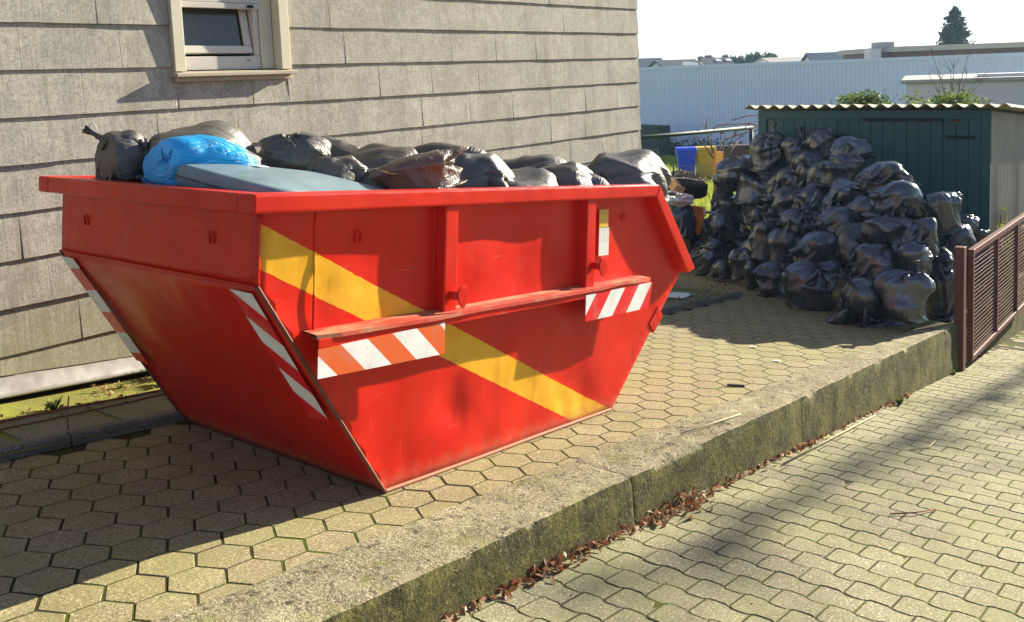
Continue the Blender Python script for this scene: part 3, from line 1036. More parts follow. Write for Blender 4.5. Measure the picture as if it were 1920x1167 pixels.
# a skid under the floor
for y in (.35, 1.3):
    skbox('skid', (.05, y - .04, -.012), (1.8, y + .04, .011), bevel=.003)

# ------------------------------------------------------------------ plastic bags
def sim_bag(seed, W=.56, L=.80, nu=64, nv=46, tie=True, lie=False, press=.9, blobs=5, fill=1.0, steps=150, squash=(), cmp=.8, suck=.5, boxes=2):
    """Plastic film tube, sealed at the bottom and tied (or sealed) at the top, relaxed over lumpy contents."""
    rng=np.random.default_rng(seed)
    dx=2*W/nu; dy=L/(nv-1)
    th=np.arange(nu)/nu*2*np.pi
    v=np.arange(nv)/(nv-1)
    k=nv-7 if tie else nv-1                         # row of the tie
    # start: fat ellipse tapering to both ends
    prof=np.sqrt(np.clip(np.sin(np.pi*np.clip(v*1.02,0,1)),0.02,1))*.62+.05
    P=np.zeros((nv,nu,3))
    P[...,0]=np.cos(th)[None,:]*prof[:,None]*W*.62
    P[...,1]=np.sin(th)[None,:]*prof[:,None]*W*.55
    P[...,2]=(v*L*.86)[:,None]
    P+=rng.normal(0,.004,P.shape)
    P=P.astype(np.float32)
    # contents: overlapping balls
    B=[]
    for i in range(blobs):
        r=rng.uniform(.09,.17)*fill
        B.append([rng.uniform(-.13,.13)*fill,rng.uniform(-.08,.08)*fill,rng.uniform(.14,L*.62),r])
    if lie:
        P=P[...,[2,1,0]].copy(); P[...,0]-=L*.43; P[...,2]+=W*.35
        B=[[b[2]-L*.43,b[1],b[0]*.6+W*.3,b[3]] for b in B]
    X=[]
    for i in range(boxes):
        A=rng.normal(size=(3,3)); Q,_=np.linalg.qr(A)
        c=np.array([rng.uniform(-.08,.08),rng.uniform(-.06,.06),rng.uniform(.2,L*.55)])
        if lie: c=np.array([c[2]-L*.43,c[1],c[0]*.6+W*.3])
        X.append((c,Q,rng.uniform(.06,.17,3)*fill))
    up=np.array([0,0,1.])
    V=np.zeros_like(P); prev=P.copy()
    d2=np.hypot(dx,dy)
    def pair(A,Bv,rest,st,only_stretch=False):
        D=Bv-A; l=np.sqrt((D*D).sum(-1))+1e-9
        c=(l-rest)/l*.5*st
        if only_stretch: c=np.where(l>rest,c,c*cmp)
        D*=c[...,None]; return D
    ev=np.arange(0,nu,2); od=np.arange(1,nu,2)
    def solve(P):
        for s in (ev,od):                            # around
            b=(s+1)%nu; D=pair(P[:,s],P[:,b],dx,1,True); P[:,s]+=D; P[:,b]-=D
        for s in (0,1):                              # along
            A=P[s:nv-1:2]; Bv=P[s+1:nv:2]; D=pair(A,Bv,dy,1,True); A+=D; Bv-=D
        for sh in (1,-1):                            # shear
            for s in (0,1):
                A=P[s:nv-1:2]; Bv=np.roll(P[s+1:nv:2],-sh,1); D=pair(A,Bv,d2,.4,True)
                A+=D; P[s+1:nv:2]-=np.roll(D,sh,1)
        # bending (skip one)
        D=pair(P,np.roll(P,-2,1),2*dx,.06); m=D*.5; P+=m; P-=np.roll(m,2,1)
        D=pair(P[:-2],P[2:],2*dy,.06)*.5; P[:-2]+=D; P[2:]-=D
    half=nu//2
    mir=(-np.arange(nu))%nu
    for it in range(steps):
        t=it/steps
        N=np.cross(np.roll(P,-1,1)-np.roll(P,1,1), np.gradient(P,axis=0))
        N/=np.sqrt((N*N).sum(-1,keepdims=True))+1e-9
        pr=press*(1 if t<.5 else 1-(1+suck)*(t-.5)/.5)
        F=N*pr*.0022 - up*.0007
        V=(P-prev)*.90; prev=P.copy()
        P=P+V*.85+F
        for q in range(4 if t<.85 else 7):
            solve(P)
            # seams
            m=(P[0]+P[0][mir])*.5; P[0]=P[0]*.3+m*.7
            if tie:
                c=P[k].mean(0); R=P[k]-c; r=np.sqrt((R*R).sum(-1,keepdims=True)); lim=max(.018,.16*(1-t*2.2))
                P[k]=c+R*np.minimum(1,lim/(r+1e-9))
            else:
                m=(P[-1]+P[-1][mir])*.5; P[-1]=P[-1]*.3+m*.7
            for b in (B if q%3==0 else ()):
                R=P-np.array(b[:3]); r=np.sqrt((R*R).sum(-1)); ins=r<b[3]
                if ins.any(): P[ins]+=R[ins]*((b[3]/(r[ins]+1e-9)-1)*.5)[:,None]
            for c,Q,hs in (X if q%3==0 else ()):
                l=(P-c)@Q; g=hs-np.abs(l); ins=g.min(-1)>0
                if ins.any():
                    li=l[ins]; gi=g[ins]; a=gi.argmin(-1); r=np.arange(len(a))
                    li[r,a]+=np.sign(li[r,a])*gi[r,a]*.6; P[ins]=li@Q.T+c
            low=P[...,2]<0; P[...,2][low]=0; 
            if low.any(): prev[low]=prev[low]*.4+P[low]*.6
            for n,c in squash:
                n=np.asarray(n,float); n/=np.linalg.norm(n); dd=P@n-c; o=dd>0
                P[o]-=dd[o][:,None]*n
    faces=[]
    for j in range(nv-1):
        for i in range(nu):
            faces.append((j*nu+i,j*nu+(i+1)%nu,(j+1)*nu+(i+1)%nu,(j+1)*nu+i))
    return P.reshape(-1,3),faces
PILE = [
    (11.41, 5.3, 0.41, 0.42, 0.51, 'U2', 12, 20, 'tall upright black bag with a spiky neck at the top left of the heap'),
    (11.41, 4.87, 0.47, 0.34, 0.35, 'U0', -5, 60, 'pleated black bag against the shed, left of the topmost bag'),
    (11.42, 4.54, 0.58, 0.35, 0.32, 'S0', -28, 0, 'topmost black bag of the heap, its pointed corner sticking up'),
    (10.94, 4.01, 0.52, 0.55, 0.31, 'S1', -15, 10, 'wide black bag with a peaked right corner leaning on the shed doors'),
    (11.29, 4.68, 0.36, 0.46, 0.26, 'L1', -8, 170, 'crumpled black bag directly below the topmost bag'),
    (10.74, 3.97, 0.38, 0.4, 0.27, 'U3', 10, 40, 'round shiny black bag in front of the wide peaked bag'),
    (11.42, 5.26, 0.17, 0.41, 0.22, 'F1', 0, 0, 'crumpled black bag directly under the tall spiky-necked bag'),
    (11.02, 4.6, 0.19, 0.4, 0.32, 'L0', -10, 200, 'black bag with a bunched neck in the upper middle of the heap'),
    (10.68, 4.07, 0.27, 0.42, 0.28, 'S4', 5, 30, 'blue-grey pyramid-shaped bag right of the bag with the bunched neck'),
    (10.14, 3.24, 0.37, 0.64, 0.23, 'L3', 6, 10, 'long flat dark bag lying against the shed on the right'),
    (10.18, 3.44, 0.27, 0.4, 0.22, 'S3', 8, -20, 'black bag with the brightest white sheen, below the long flat bag'),
    (11.42, 5.74, 0.08, 0.33, 0.31, 'S1', -20, 20, 'bluish black bag beside the upright orange board'),
    (11.41, 5.57, 0.14, 0.18, 0.17, 'U1', 0, 120, 'small wedge of black bag right of the bluish bag by the orange board'),
    (11.3, 5.36, -0.1, 0.59, 0.41, 'U0', 15, 200, 'big smooth-topped bag with vertical pleats, left of the middle'),
    (11.41, 5.94, -0.15, 0.29, 0.21, 'F1', 0, 90, 'small crumpled shiny bag at the right of the black tyre'),
    (11.42, 5.85, -0.3, 0.55, 0.25, 'L0', 6, 30, 'brownish bag lying above the big round bag at the left'),
    (10.25, 3.84, 0.06, 0.7, 0.34, 'L3', -12, 190, 'long plump bag slanting across the centre of the heap'),
    (9.7, 3.03, 0.14, 0.61, 0.38, 'S1', 6, 180, 'largest dark bag, in the upper right of the heap'),
    (9.81, 2.63, 0.03, 0.35, 0.4, 'S4', -14, 15, 'bag with a tall pointed peak near the right end of the shed'),
    (10.85, 2.63, -0.26, 0.2, 0.21, 'U3', 0, 80, 'small dark bag on the ground between the peaked bag and shed wall'),
    (10.54, 2.63, -0.37, 0.34, 0.3, 'L1', 5, 200, 'smooth pale-lit bag just above the brown gate post'),
    (11.27, 2.58, -0.45, 0.16, 0.14, 'U1', 0, 10, 'small pale bag peeping out behind the gate rail'),
    (11.08, 5.77, -0.56, 0.6, 0.49, 'L0', 3, 0, 'big round black bag at the left of the heap beside the orange crate'),
    (10.73, 4.65, -0.09, 0.45, 0.31, 'U2', -20, 150, 'bag with a long pleated neck left of the long plump bag'),
    (10.88, 5.2, -0.34, 0.25, 0.19, 'L2', 0, 30, 'small brownish bag tucked in right of the brownish lying bag'),
    (10.65, 4.83, -0.28, 0.25, 0.2, 'U1', 10, 220, 'small bluish bag wedged in the middle left of the heap'),
    (10.58, 4.46, -0.08, 0.21, 0.2, 'S2', 20, 60, 'narrow grey bag showing under the long plump bag'),
    (10.2, 4.33, -0.32, 0.37, 0.45, 'U0', -12, 30, 'bag with fan-like pleats in the centre of the heap'),
    (9.83, 3.69, -0.19, 0.54, 0.38, 'S1', 0, 180, 'square-shouldered bag below the long plump bag'),
    (9.4, 3.09, -0.15, 0.42, 0.37, 'U3', 12, 300, 'domed bag with creased crown right of the square-shouldered bag'),
    (9.24, 2.64, -0.13, 0.4, 0.33, 'L3', 22, 20, 'striped-looking pleated bag lying left of the pale-lit bag'),
    (10.31, 4.81, -0.55, 0.37, 0.42, 'U2', 10, 250, 'pleated brownish bag left of centre in the third row up'),
    (10.0, 4.43, -0.55, 0.38, 0.46, 'U1', 8, 40, 'tall creased bag with a glossy tied neck left of the broad flat bag'),
    (9.65, 3.86, -0.46, 0.59, 0.43, 'S0', -16, 200, 'broad flat-faced bag with a long bright edge in the front middle'),
    (9.06, 3.05, -0.4, 0.53, 0.36, 'L1', 4, 350, 'wide crinkled bag resting on the front bags at the right'),
    (9.02, 2.66, -0.33, 0.29, 0.37, 'U0', -4, 90, 'bag with a bluish pointed top left of the brown gate post'),
    (10.68, 5.78, -0.91, 0.46, 0.44, 'U2', -10, 330, 'brownish pleated bag on the ground nearest the skip'),
    (10.21, 5.09, -0.83, 0.26, 0.38, 'U1', 0, 180, 'dull brown bag on the ground right of the pleated one near the skip'),
    (9.93, 4.82, -0.88, 0.19, 0.33, 'U3', 0, 220, 'narrow bag with a pale blue top standing on the paving'),
    (9.67, 4.44, -0.84, 0.38, 0.37, 'S4', -6, 200, 'angular bag with brown facets at the front left of the heap'),
    (9.2, 3.76, -0.75, 0.58, 0.51, 'U0', -6, 10, 'big front bag with a folded triangular face and tied left side'),
    (8.71, 3.06, -0.73, 0.59, 0.44, 'L0', 4, 170, 'foremost low bag lying on the paving with a blue glint'),
    (8.69, 2.68, -0.61, 0.45, 0.46, 'U1', 0, 300, 'front bag with a knotted top lit golden brown on its right'),
    (9.63, 2.63, -0.7, 0.27, 0.63, 'U2', 0, 20, 'dark upright bag squeezed against the brown gate post'),
    (11.42, 6.51, -0.64, 0.3, 0.5, 'U3', 5, 130, 'black bag with shiny folds under the pink cloth rubbish'),
    (10.33, 5.41, -0.95, 0.34, 0.23, 'L2', 0, 10, 'flattened black bag on the ground behind the brownish pleated bag'),
]
FILL = [
    (11.31, 5.32, -0.3),
    (11.3, 4.99, 0.01),
    (10.73, 4.31, -0.09),
    (10.06, 3.73, -0.26),
    (10.02, 3.39, -0.07),
    (10.63, 4.82, -0.52),
    (10.35, 4.28, -0.39),
    (9.68, 3.4, -0.36),
    (9.75, 3.04, -0.17),
    (11.18, 5.73, -0.68),
    (11.3, 6.22, -0.77),
    (10.97, 4.24, 0.16),
    (9.46, 2.92, -0.38),
    (10.52, 5.01, -0.75),
    (11.3, 5.69, 0.14),
    (10.12, 4.32, -0.62),
]
SKIPBAGS = [
    (2.28, 4.46, 1.26, 0.31, 0.24, 'L1', -8, 180, 'black', 'black bag with a big knot at the back left corner of the skip'),
    (2.57, 4.31, 1.22, 0.8, 0.33, 'L3', 4, 180, 'black', 'largest dark domed bag in the skip, behind the blue bag'),
    (2.37, 3.94, 1.25, 0.49, 0.22, 'L1', 5, 60, 'blue', 'bright blue translucent bag in the skip beside the grey case'),
    (3.03, 4.11, 1.21, 0.34, 0.23, 'U3', 10, 40, 'black', 'upright dark bag standing just behind the grey case'),
    (3.66, 4.46, 1.13, 0.5, 0.21, 'F1', 0, 0, 'black', 'dark ribbed bag at the back of the skip, right of the upright bag'),
    (3.07, 3.76, 1.13, 0.35, 0.15, 'F0', 0, 40, 'clear', 'small translucent brownish bag against the right end of the grey case'),
    (3.7, 4.11, 1.06, 0.61, 0.26, 'F2', 0, 10, 'clear', 'wide flat greyish bag in the middle of the skip'),
    (3.35, 3.71, 1.08, 0.38, 0.16, 'F1', 0, 200, 'black', 'dark creased bag between the wide flat bag and the brown bag'),
    (3.25, 3.38, 1.11, 0.43, 0.2, 'S4', -14, 0, 'brown', 'brown translucent bag with a pointed corner at the front rim'),
    (4.58, 4.48, 1.02, 0.49, 0.21, 'L0', 0, 90, 'black', 'round grey bag at the back of the skip behind the brown pointed bag'),
    (3.94, 3.61, 1.03, 0.53, 0.22, 'F0', 5, 20, 'black', 'dark bag with a sharp right corner, right of the brown pointed bag'),
    (4.77, 4.01, 0.9, 0.75, 0.31, 'F1', 12, 190, 'black', 'long dark bag slanting down in the right middle of the skip'),
    (4.61, 3.54, 0.91, 0.49, 0.21, 'F2', 0, 200, 'clear', 'pale translucent bag stretched smooth before the long slanting bag'),
    (5.77, 3.91, 0.79, 0.85, 0.36, 'F0', 0, 200, 'black', 'big dark bag with a brown torn end at the right end of the skip'),
]
PROTO_ARGS = {
    'U0': dict(seed=1, press=.9, blobs=4, boxes=0, suck=0), 'U1': dict(seed=2, press=.7, blobs=3, boxes=1, suck=.1), 'U2': dict(seed=3, W=.5, L=.92, press=.9, blobs=3, boxes=1, suck=0),
    'U3': dict(seed=8, press=.6, blobs=4, fill=1.1, boxes=1, suck=.2), 'L0': dict(seed=4, lie=True, blobs=3, boxes=0, press=1.0, suck=0), 'L1': dict(seed=5, lie=True, press=.7, blobs=4, boxes=1, suck=.1),
    'L2': dict(seed=15, lie=True, press=.5, blobs=3, suck=.5, boxes=2), 'L3': dict(seed=16, lie=True, W=.5, L=1.0, press=.9, blobs=4, boxes=1, suck=0),
    'S0': dict(seed=6, tie=False, press=.8, blobs=2, boxes=2, suck=.1), 'S1': dict(seed=17, lie=True, tie=False, press=1.0, blobs=2, boxes=1, W=.58, L=.72, suck=0),
    'S2': dict(seed=18, tie=False, press=.6, blobs=2, boxes=2, suck=.3), 'S3': dict(seed=7, lie=True, tie=False, press=.8, blobs=3, boxes=1, W=.5, L=.85, suck=.2),
    'S4': dict(seed=21, tie=False, press=.7, blobs=2, boxes=1, suck=.2, W=.52, L=.9),
    # limp, half-empty bags that sag between what is in them
    'F0': dict(seed=31, lie=True, tie=False, press=.22, blobs=2, boxes=3, suck=2., fill=.85, W=.56, L=.8), 'F1': dict(seed=32, lie=True, press=.22, blobs=2, boxes=3, suck=2., fill=.85),
    'F2': dict(seed=33, lie=True, tie=False, press=.3, blobs=1, boxes=4, suck=1.6, fill=.8, W=.6, L=.75)}
PROTOS = {}
NU, NV = 64, 46
for key, kw in PROTO_ARGS.items():
    P, F = sim_bag(**kw)
    # gathered pleats running out from the tie and the seam, and small sharp creases
    G = P.reshape(NV, NU, 3).astype(np.float64)
    N = np.cross(np.roll(G, -1, 1) - np.roll(G, 1, 1), np.gradient(G, axis=0))
    N /= np.sqrt((N * N).sum(-1, keepdims=True)) + 1e-9
    rg = np.random.default_rng(kw['seed'] + 90)
    v = (np.arange(NV) / (NV - 1))[:, None]; th = (np.arange(NU) / NU * 2 * np.pi)[None, :]
    k = rg.integers(7, 11); ph = rg.uniform(0, 6)
    wob = .9 * np.sin(v * 7 + ph + np.sin(th * 2) * 1.3)
    pl = (1 - np.abs(np.sin((k * th + wob) * .5 + ph))) ** 2
    pl2 = (1 - np.abs(np.sin(((k + 5) * th - wob * 1.4) * .5 + ph * 2))) ** 2
    vt = .86
    fall = np.exp(-np.abs(v - vt) / .26) * (v < .97) + .4 * np.exp(-v / .16) + .02
    G += N * ((pl * .036 + pl2 * .020) * fall)[..., None]
    P = G.reshape(-1, 3)
    PROTOS[key] = (P, F)
UVC = None


def make_bag(name, key, centre, w, h, tilt, yaw, mat, label, group, depth=None, clampy=None, zmin=None):
    P, F = PROTOS[key]
    ca, sa = math.cos(math.radians(yaw)), math.sin(math.radians(yaw))
    Q = P @ np.array([[ca, sa, 0], [-sa, ca, 0], [0, 0, 1.]])
    lo, hi = np.percentile(Q, 2.5, axis=0), np.percentile(Q, 97.5, axis=0)   # measured over the body, not the loose tails
    asp = (hi - lo)
    Q = (Q - (lo + hi) / 2) / asp
    d = depth or (max(w, h) * .75 if w < h else w * .75)
    Q = Q * np.array([w, d, h])
    ta = math.radians(tilt)
    c, s_ = math.cos(ta), math.sin(ta)
    Q = Q @ np.array([[c, 0, -s_], [0, 1, 0], [s_, 0, c]])
    y0 = math.radians(-52.5)
    c, s_ = math.cos(y0), math.sin(y0)
    Q = Q @ np.array([[c, s_, 0], [-s_, c, 0], [0, 0, 1.]])
    if clampy:                                        # keep it inside the steel of the skip
        Q[:, 1] = np.clip(Q[:, 1], clampy[0] - centre[1], clampy[1] - centre[1])
        W_ = Q + np.array(centre) - np.array(SK0)
        ca_, sa_ = math.cos(SLOPE), math.sin(SLOPE)
        u_, n_ = W_[:, 0] * ca_ - W_[:, 2] * sa_, W_[:, 0] * sa_ + W_[:, 2] * ca_
        u_ = np.maximum(u_, np.where(n_ > 1.015, -.66, -.70 * n_ / 1.015 + .06))
        W_[:, 0], W_[:, 2] = u_ * ca_ + n_ * sa_, -u_ * sa_ + n_ * ca_
        Q = W_ + np.array(SK0) - np.array(centre)
    if zmin is not None:
        lowz = -S * (Q[:, 0] + centre[0]) + zmin - centre[2]
        Q[:, 2] = np.maximum(Q[:, 2], lowz)
    me = bpy.data.meshes.new(name)
    me.from_pydata(Q.tolist(), [], F)
    uv = me.uv_layers.new(name='UVMap')
    global UVC
    if UVC is None or len(UVC) != len(me.loops) * 2:
        li = np.zeros(len(me.loops), dtype=np.int32); me.loops.foreach_get('vertex_index', li)
        u = (li % NU) / NU; v = (li // NU) / (NV - 1)
        UVC = np.stack([np.abs(u * 2 - 1), v], 1).astype(np.float32).ravel()
    uv.data.foreach_set('uv', UVC)
    me.update()
    o = link(name, me, M[mat], None, smooth=True)
    o.location = centre
    return tag(o, label, 'rubbish bag', group)


def add_knot(bag, key, d, off=None, size=1.0, mat='black_film'):
    """twisted neck with a ruffled tail, standing on the bag where it was tied"""
    n = len(bag.data.vertices)
    co_ = np.zeros(n * 3); bag.data.vertices.foreach_get('co', co_); co_ = co_.reshape(-1, 3)
    d = Vector(d).normalized()
    i = int((co_ @ np.array(d)).argmax()) if off is None else int(((co_ - np.array(off)) ** 2).sum(1).argmin())
    base = Vector(co_[i]) - d * .02
    s_ = d.orthogonal().normalized(); b_ = d.cross(s_)
    r_ = random.Random(i)
    bend = Vector((r_.gauss(0, .03), r_.gauss(0, .03), -.01))
    qv, qf = [], []
    prof = [(-.03, .060, .1), (.0, .034, .25), (.022, .017, .2), (.034, .020, .1), (.045, .016, .2), (.065, .030, .5), (.09, .047, .7), (.115, .055, .9)]
    m = 22; k = r_.choice([4, 5, 6]); ph = r_.uniform(0, 6)
    for (z, rad, ruf) in prof:
        for a in range(m):
            th = 2 * math.pi * a / m
            rr = rad * size * (1 + ruf * .55 * math.sin(k * th + ph + z * 20)) * (1 if z < .05 else (1 + .4 * math.cos(th + ph)))
            flat = 1 if z < .05 else .55
            qv.append(base + d * z * size + (s_ * math.cos(th) + b_ * math.sin(th) * flat) * rr + bend * max(0, z) * 8 * size)
    for g in range(len(prof) - 1):
        for a in range(m):
            A = g * m + a; B = g * m + (a + 1) % m
            qf.append((A, B, B + m, A + m))
    me = bpy.data.meshes.new('knot'); me.from_pydata([tuple(v) for v in qv], [], qf)
    uv = me.uv_layers.new(name='UVMap')
    return link('knot', me, M[mat], bag, smooth=True)


KNOTS = {0: (-.1, .1, 1), 1: (.1, 0, 1), 5: (-.3, -.2, 1), 7: (-.75, -.2, .5), 13: (-.4, .2, 1), 23: (-.3, .2, 1), 27: (.1, -.1, 1), 31: (.1, 0, 1), 32: (-.1, -.1, 1),
         35: (.1, -.2, 1), 36: (-.2, .1, 1), 40: (-.5, .3, .8), 42: (.05, -.1, 1), 29: (0, -.3, 1), 41: (-.6, .2, .7), 34: (-.5, -.3, .7), 22: (.6, -.6, .4)}
for bi, (x, y, z, w, h, key, tl, yw, lab) in enumerate(PILE):
    bg_ = make_bag('rubbish_bag', key, (x, y, z), w, h, tl, yw, 'black_film', lab, 'black bags heaped against the shed', zmin=.003)
    if bi in KNOTS: add_knot(bg_, key, KNOTS[bi], size=1.15)
for i, (x, y, z) in enumerate(FILL):
    make_bag('rubbish_bag', ['U0', 'L0', 'L1', 'S1', 'U3'][i % 5], (x, y, z), .56, .46, rnd.uniform(-15, 15), rnd.uniform(0, 360), 'black_film',
             'black bag buried inside the heap, only glimpsed between the outer bags', 'buried bags inside the heap', zmin=.003)
MATN = {'black': 'dusty_film', 'blue': 'blue_film', 'clear': 'clear_film', 'brown': 'brown_film'}
for bi, (x, y, z, w, h, key, tl, yw, mt, lab) in enumerate(SKIPBAGS):
    bg_ = make_bag('rubbish_bag', key, (x, y, z), w, h, tl, yw, MATN[mt], lab, 'bags heaped in the skip', clampy=(3.185, 4.79))
    if bi == 0: add_knot(bg_, key, (-.45, .45, .55), size=.85, mat='dusty_film')
for i, (x, y) in enumerate(((2.55, 3.55), (3.3, 3.6), (3.3, 4.35), (4.1, 3.6), (4.1, 4.35), (4.9, 4.3), (4.75, 3.55), (2.7, 4.5))):
    make_bag('rubbish_bag', ['F0', 'F2', 'F1'][i % 3], (x, y, (.70 if i == 0 else .865) - (x - 3) * .107), .85, .5, 0, i * 77, 'dusty_film',
             'dark bag low in the skip, almost hidden under the upper bags', 'lower bags in the skip', clampy=(3.185, 4.79))


# grey plastic case lying on the bags: rounded lens-shaped lid over a shallow side
def soft_slab(name, mat, sx, sy, h, dome, par=None, nseg=26, p=5.0):
    q = MB()
    n = nseg
    for k, (sc, z) in enumerate([(.90, -h), (.97, -h * .8), (1.0, -h * .3), (1.0, 0)]):
        for i in range(4 * n):
            a = 2 * math.pi * i / (4 * n)
            c, s_ = math.cos(a), math.sin(a)
            r = (abs(c) ** p + abs(s_) ** p) ** (-1 / p)
            q.v.append((c * r * sx * sc, s_ * r * sy * sc, z))
    m = 4 * n
    for sc in (.985, .94, .85, .72, .56, .38, .2, .07):
        for i in range(m):
            a = 2 * math.pi * i / m
            c, s_ = math.cos(a), math.sin(a)
            r = (abs(c) ** p + abs(s_) ** p) ** (-1 / p)
            q.v.append((c * r * sx * sc, s_ * r * sy * sc, dome * (1 - sc ** 2.4) + .008))
    rows = 12
    for k in range(rows - 1):
        for i in range(m):
            q.f.append((k * m + i, k * m + (i + 1) % m, (k + 1) * m + (i + 1) % m, (k + 1) * m + i))
    q.f.append(tuple(range((rows - 1) * m, rows * m))); q.f.append(tuple(range(m))[::-1])
    return q.build(name, M[mat], par, smooth=True)


case = thing('plastic_case', 'flat grey-blue plastic case with rounded edges lying on top of the skip', 'case', (2.69, 3.61, 1.125), (math.radians(7.5), math.radians(11.0), math.radians(3)))
soft_slab('lid', 'case_plastic', .47, .38, .13, .045, case, p=7.0)
o = soft_slab('rim_seam', 'black_plastic', .473, .383, .006, .003, case, p=7.0); o.location = (0, 0, -.045)
q = MB(); q.box((-.05, -.022, .048), (.05, .022, .0495)); o = q.build('sticker', M['paper_white'], case); o.rotation_euler = (0, 0, .5); o.location = (-.16, .10, .0035)
for sx_ in (-.2, .2):
    q = MB(); q.box((sx_ - .03, -.392, -.07), (sx_ + .03, -.380, -.03)); q.build('latch', M['black_plastic'], case, bevel=.003)
q = MB(); q.box((-.13, -.10, -.012), (.13, .10, .012))
o = q.build('flat_board', M['black_plastic'], None, bevel=.004); o.location = (2.22, 4.60, 1.13); o.rotation_euler = (.0, .10, -.1)
tag(o, 'thin black board lying under the knotted bag at the skip corner', 'board')
q = MB(); q.add([(-.16, -.05, 0), (.14, -.06, .02), (.16, .05, .012), (-.15, .06, -.004), (-.16, -.05, -.006), (.14, -.06, .014), (.16, .05, .006), (-.15, .06, -.01)], [(0, 1, 2, 3), (7, 6, 5, 4), (0, 4, 5, 1), (1, 5, 6, 2), (2, 6, 7, 3), (3, 7, 4, 0)])
o = q.build('paper_sheet', M['paper_white']); o.location = (4.98, 3.22, .84); o.rotation_euler = (0, SLOPE, .05)
tag(o, 'white sheet of paper on the skip rim under the rightmost bag', 'paper')
# ------------------------------------------------------------------ shed
SX, SYR, SYL = 11.75, 2.61, 5.56
shed = thing('shed', 'dark green timber shed with corrugated roof behind the heap of bags', 'shed', (0, 0, 0))
STOP = .99
q = MB(); q.box((SX + .03, SYR + .03, -1.5), (SX + 4.6, SYL - .02, .62)); q.build('wall', M['vent_dark'], shed)
def sbox(name, a, b, mat, bevel=.003):
    q = MB(); q.box(a, b); return q.build(name, M[mat], shed, bevel=bevel)
# corner posts, head rail, doors made of planks
sbox('corner_post', (SX - .03, SYL - .12, -1.4), (SX + .029, SYL, STOP - .02), 'shed_green')
sbox('corner_post', (SX - .03, SYR, -1.4), (SX + .029, SYR + .10, STOP - .02), 'shed_green')
sbox('head_rail', (SX - .028, SYR + .101, STOP - .13), (SX + .028, SYL - .121, STOP - .02), 'shed_green')
sbox('door_track', (SX - .045, 3.15, STOP - .155), (SX - .0285, 4.12, STOP - .118), 'vent_dark')
y = SYR + .102
k = 0
while y < SYL - .13:
    w = min([.148, .139, .152, .145][k % 4], SYL - .122 - y)
    q = MB(); q.box((SX - .004 - (.006 if k % 3 == 0 else .0) , y + .003, -1.4), (SX + .022, y + w - .003, STOP - .131))
    q.build('plank', M['shed_green'], shed, bevel=.004)
    y += w; k += 1
for (ya, yb) in ((3.35, 3.46), (2.95, 3.06)):
    sbox('vent', (SX - .022, ya, .845), (SX - .0125, yb, .885), 'vent_dark', 0)
    sbox('vent_flap', (SX - .030, ya + .004, .82), (SX - .013, yb - .004, .843), 'vent_red', 0)
for yy in (2.78, 4.30):
    for zz in (.62, -.55):
        sbox('strap_hinge', (SX - .020, yy, zz), (SX - .0105, yy + .34, zz + .04), 'vent_dark', .002)
sbox('door_latch', (SX - .035, 4.04, -.02), (SX - .0105, 4.16, .03), 'galvanised', .003)
# corrugated roof falling to the rear
q = MB()
n, per = 140, .177
for r, x in enumerate((SX - .16, SX + 1.2, SX + 2.4, SX + 3.6, SX + 4.8)):
    for i in range(n + 1):
        yy = SYR - .28 + (SYL + .14 - SYR + .28) * i / n
        z = STOP + .03 - (x - SX) * .085 + .024 * math.cos(2 * math.pi * (yy - SYR) / per)
        sag = .012 * mnoise.noise((yy * .8, x * .3, 0))
        q.v.append((x, yy, z + sag)); q.v.append((x, yy, z + sag - .009))
m2 = (n + 1) * 2
for r in range(4):
    for i in range(n):
        a = r * m2 + i * 2
        q.f += [(a, a + m2, a + m2 + 2, a + 2), (a + 3, a + m2 + 3, a + m2 + 1, a + 1)]
for i in range(n):
    a = i * 2; q.f.append((a, a + 2, a + 3, a + 1))
q.build('corrugated_roof', M['roof_fibre'], shed, smooth=False)
# corrugated sheets down the right-hand side
q = MB(); n = 300
for i in range(n + 1):
    x = SX + .03 + 4.5 * i / n
    yy = SYR + .012 - .009 * math.cos(2 * math.pi * x / .076)
    q.v += [(x, yy, -1.6), (x, yy, STOP - .03 - (x - SX) * .085)]
    if i: q.f.append((2 * i - 2, 2 * i, 2 * i + 1, 2 * i - 1))
q.build('side_cladding', M['galvanised'], shed, smooth=True)

# ------------------------------------------------------------------ gate and post
gate = thing('gate', 'brown steel gate leaf with wire mesh panels at the right edge', 'gate', (9.66, 2.31, -1.43))
GL, GH = 3.0, 1.135
def gbox(name, a, b, mat='gate_brown'):
    q = MB(); q.box(a, b); return q.build(name, M[mat], gate, bevel=.004)
gbox('top_rail', (-.05, -.03, GH - .055), (GL, .03, GH))
gbox('bottom_rail', (.0, -.025, 0), (GL, .025, .05))
for x in (0, .99, 1.98, GL - .05):
    gbox('stile', (x - .05 if x == 0 else x, -.028, .0505 if x else 0), (x + (.0 if x == 0 else .045), .028, GH - .0555))
for px0, px1 in ((.001, .989), (1.036, 1.979), (2.026, GL - .051)):
    q = MB()
    for k in range(25):
        z = .075 + k * .0405
        q.tube([(px0, -.004, z), ((px0 + px1) / 2, -.004 + rnd.uniform(-.004, .004), z + rnd.uniform(-.003, .003)), (px1, -.004, z)], .0032, 5)
    for k in range(1, int((px1 - px0) / .0405)):
        x = px0 + k * .0405
        q.tube([(x, .002, .05), (x, .002, GH - .056)], .0026, 5)
    q.build('wire_mesh', M['gate_wire'], gate)
q = MB(); q.box((-.045, -.045, 0), (.045, .045, 1.235)); q.box((-.047, -.047, 1.2355), (.047, .047, 1.243))
post = q.build('gate_post', M['gate_brown'], None, bevel=.004); post.location = (9.33, 2.335, -1.462)
tag(post, 'brown square steel gate post at the end of kerb wall', 'post')

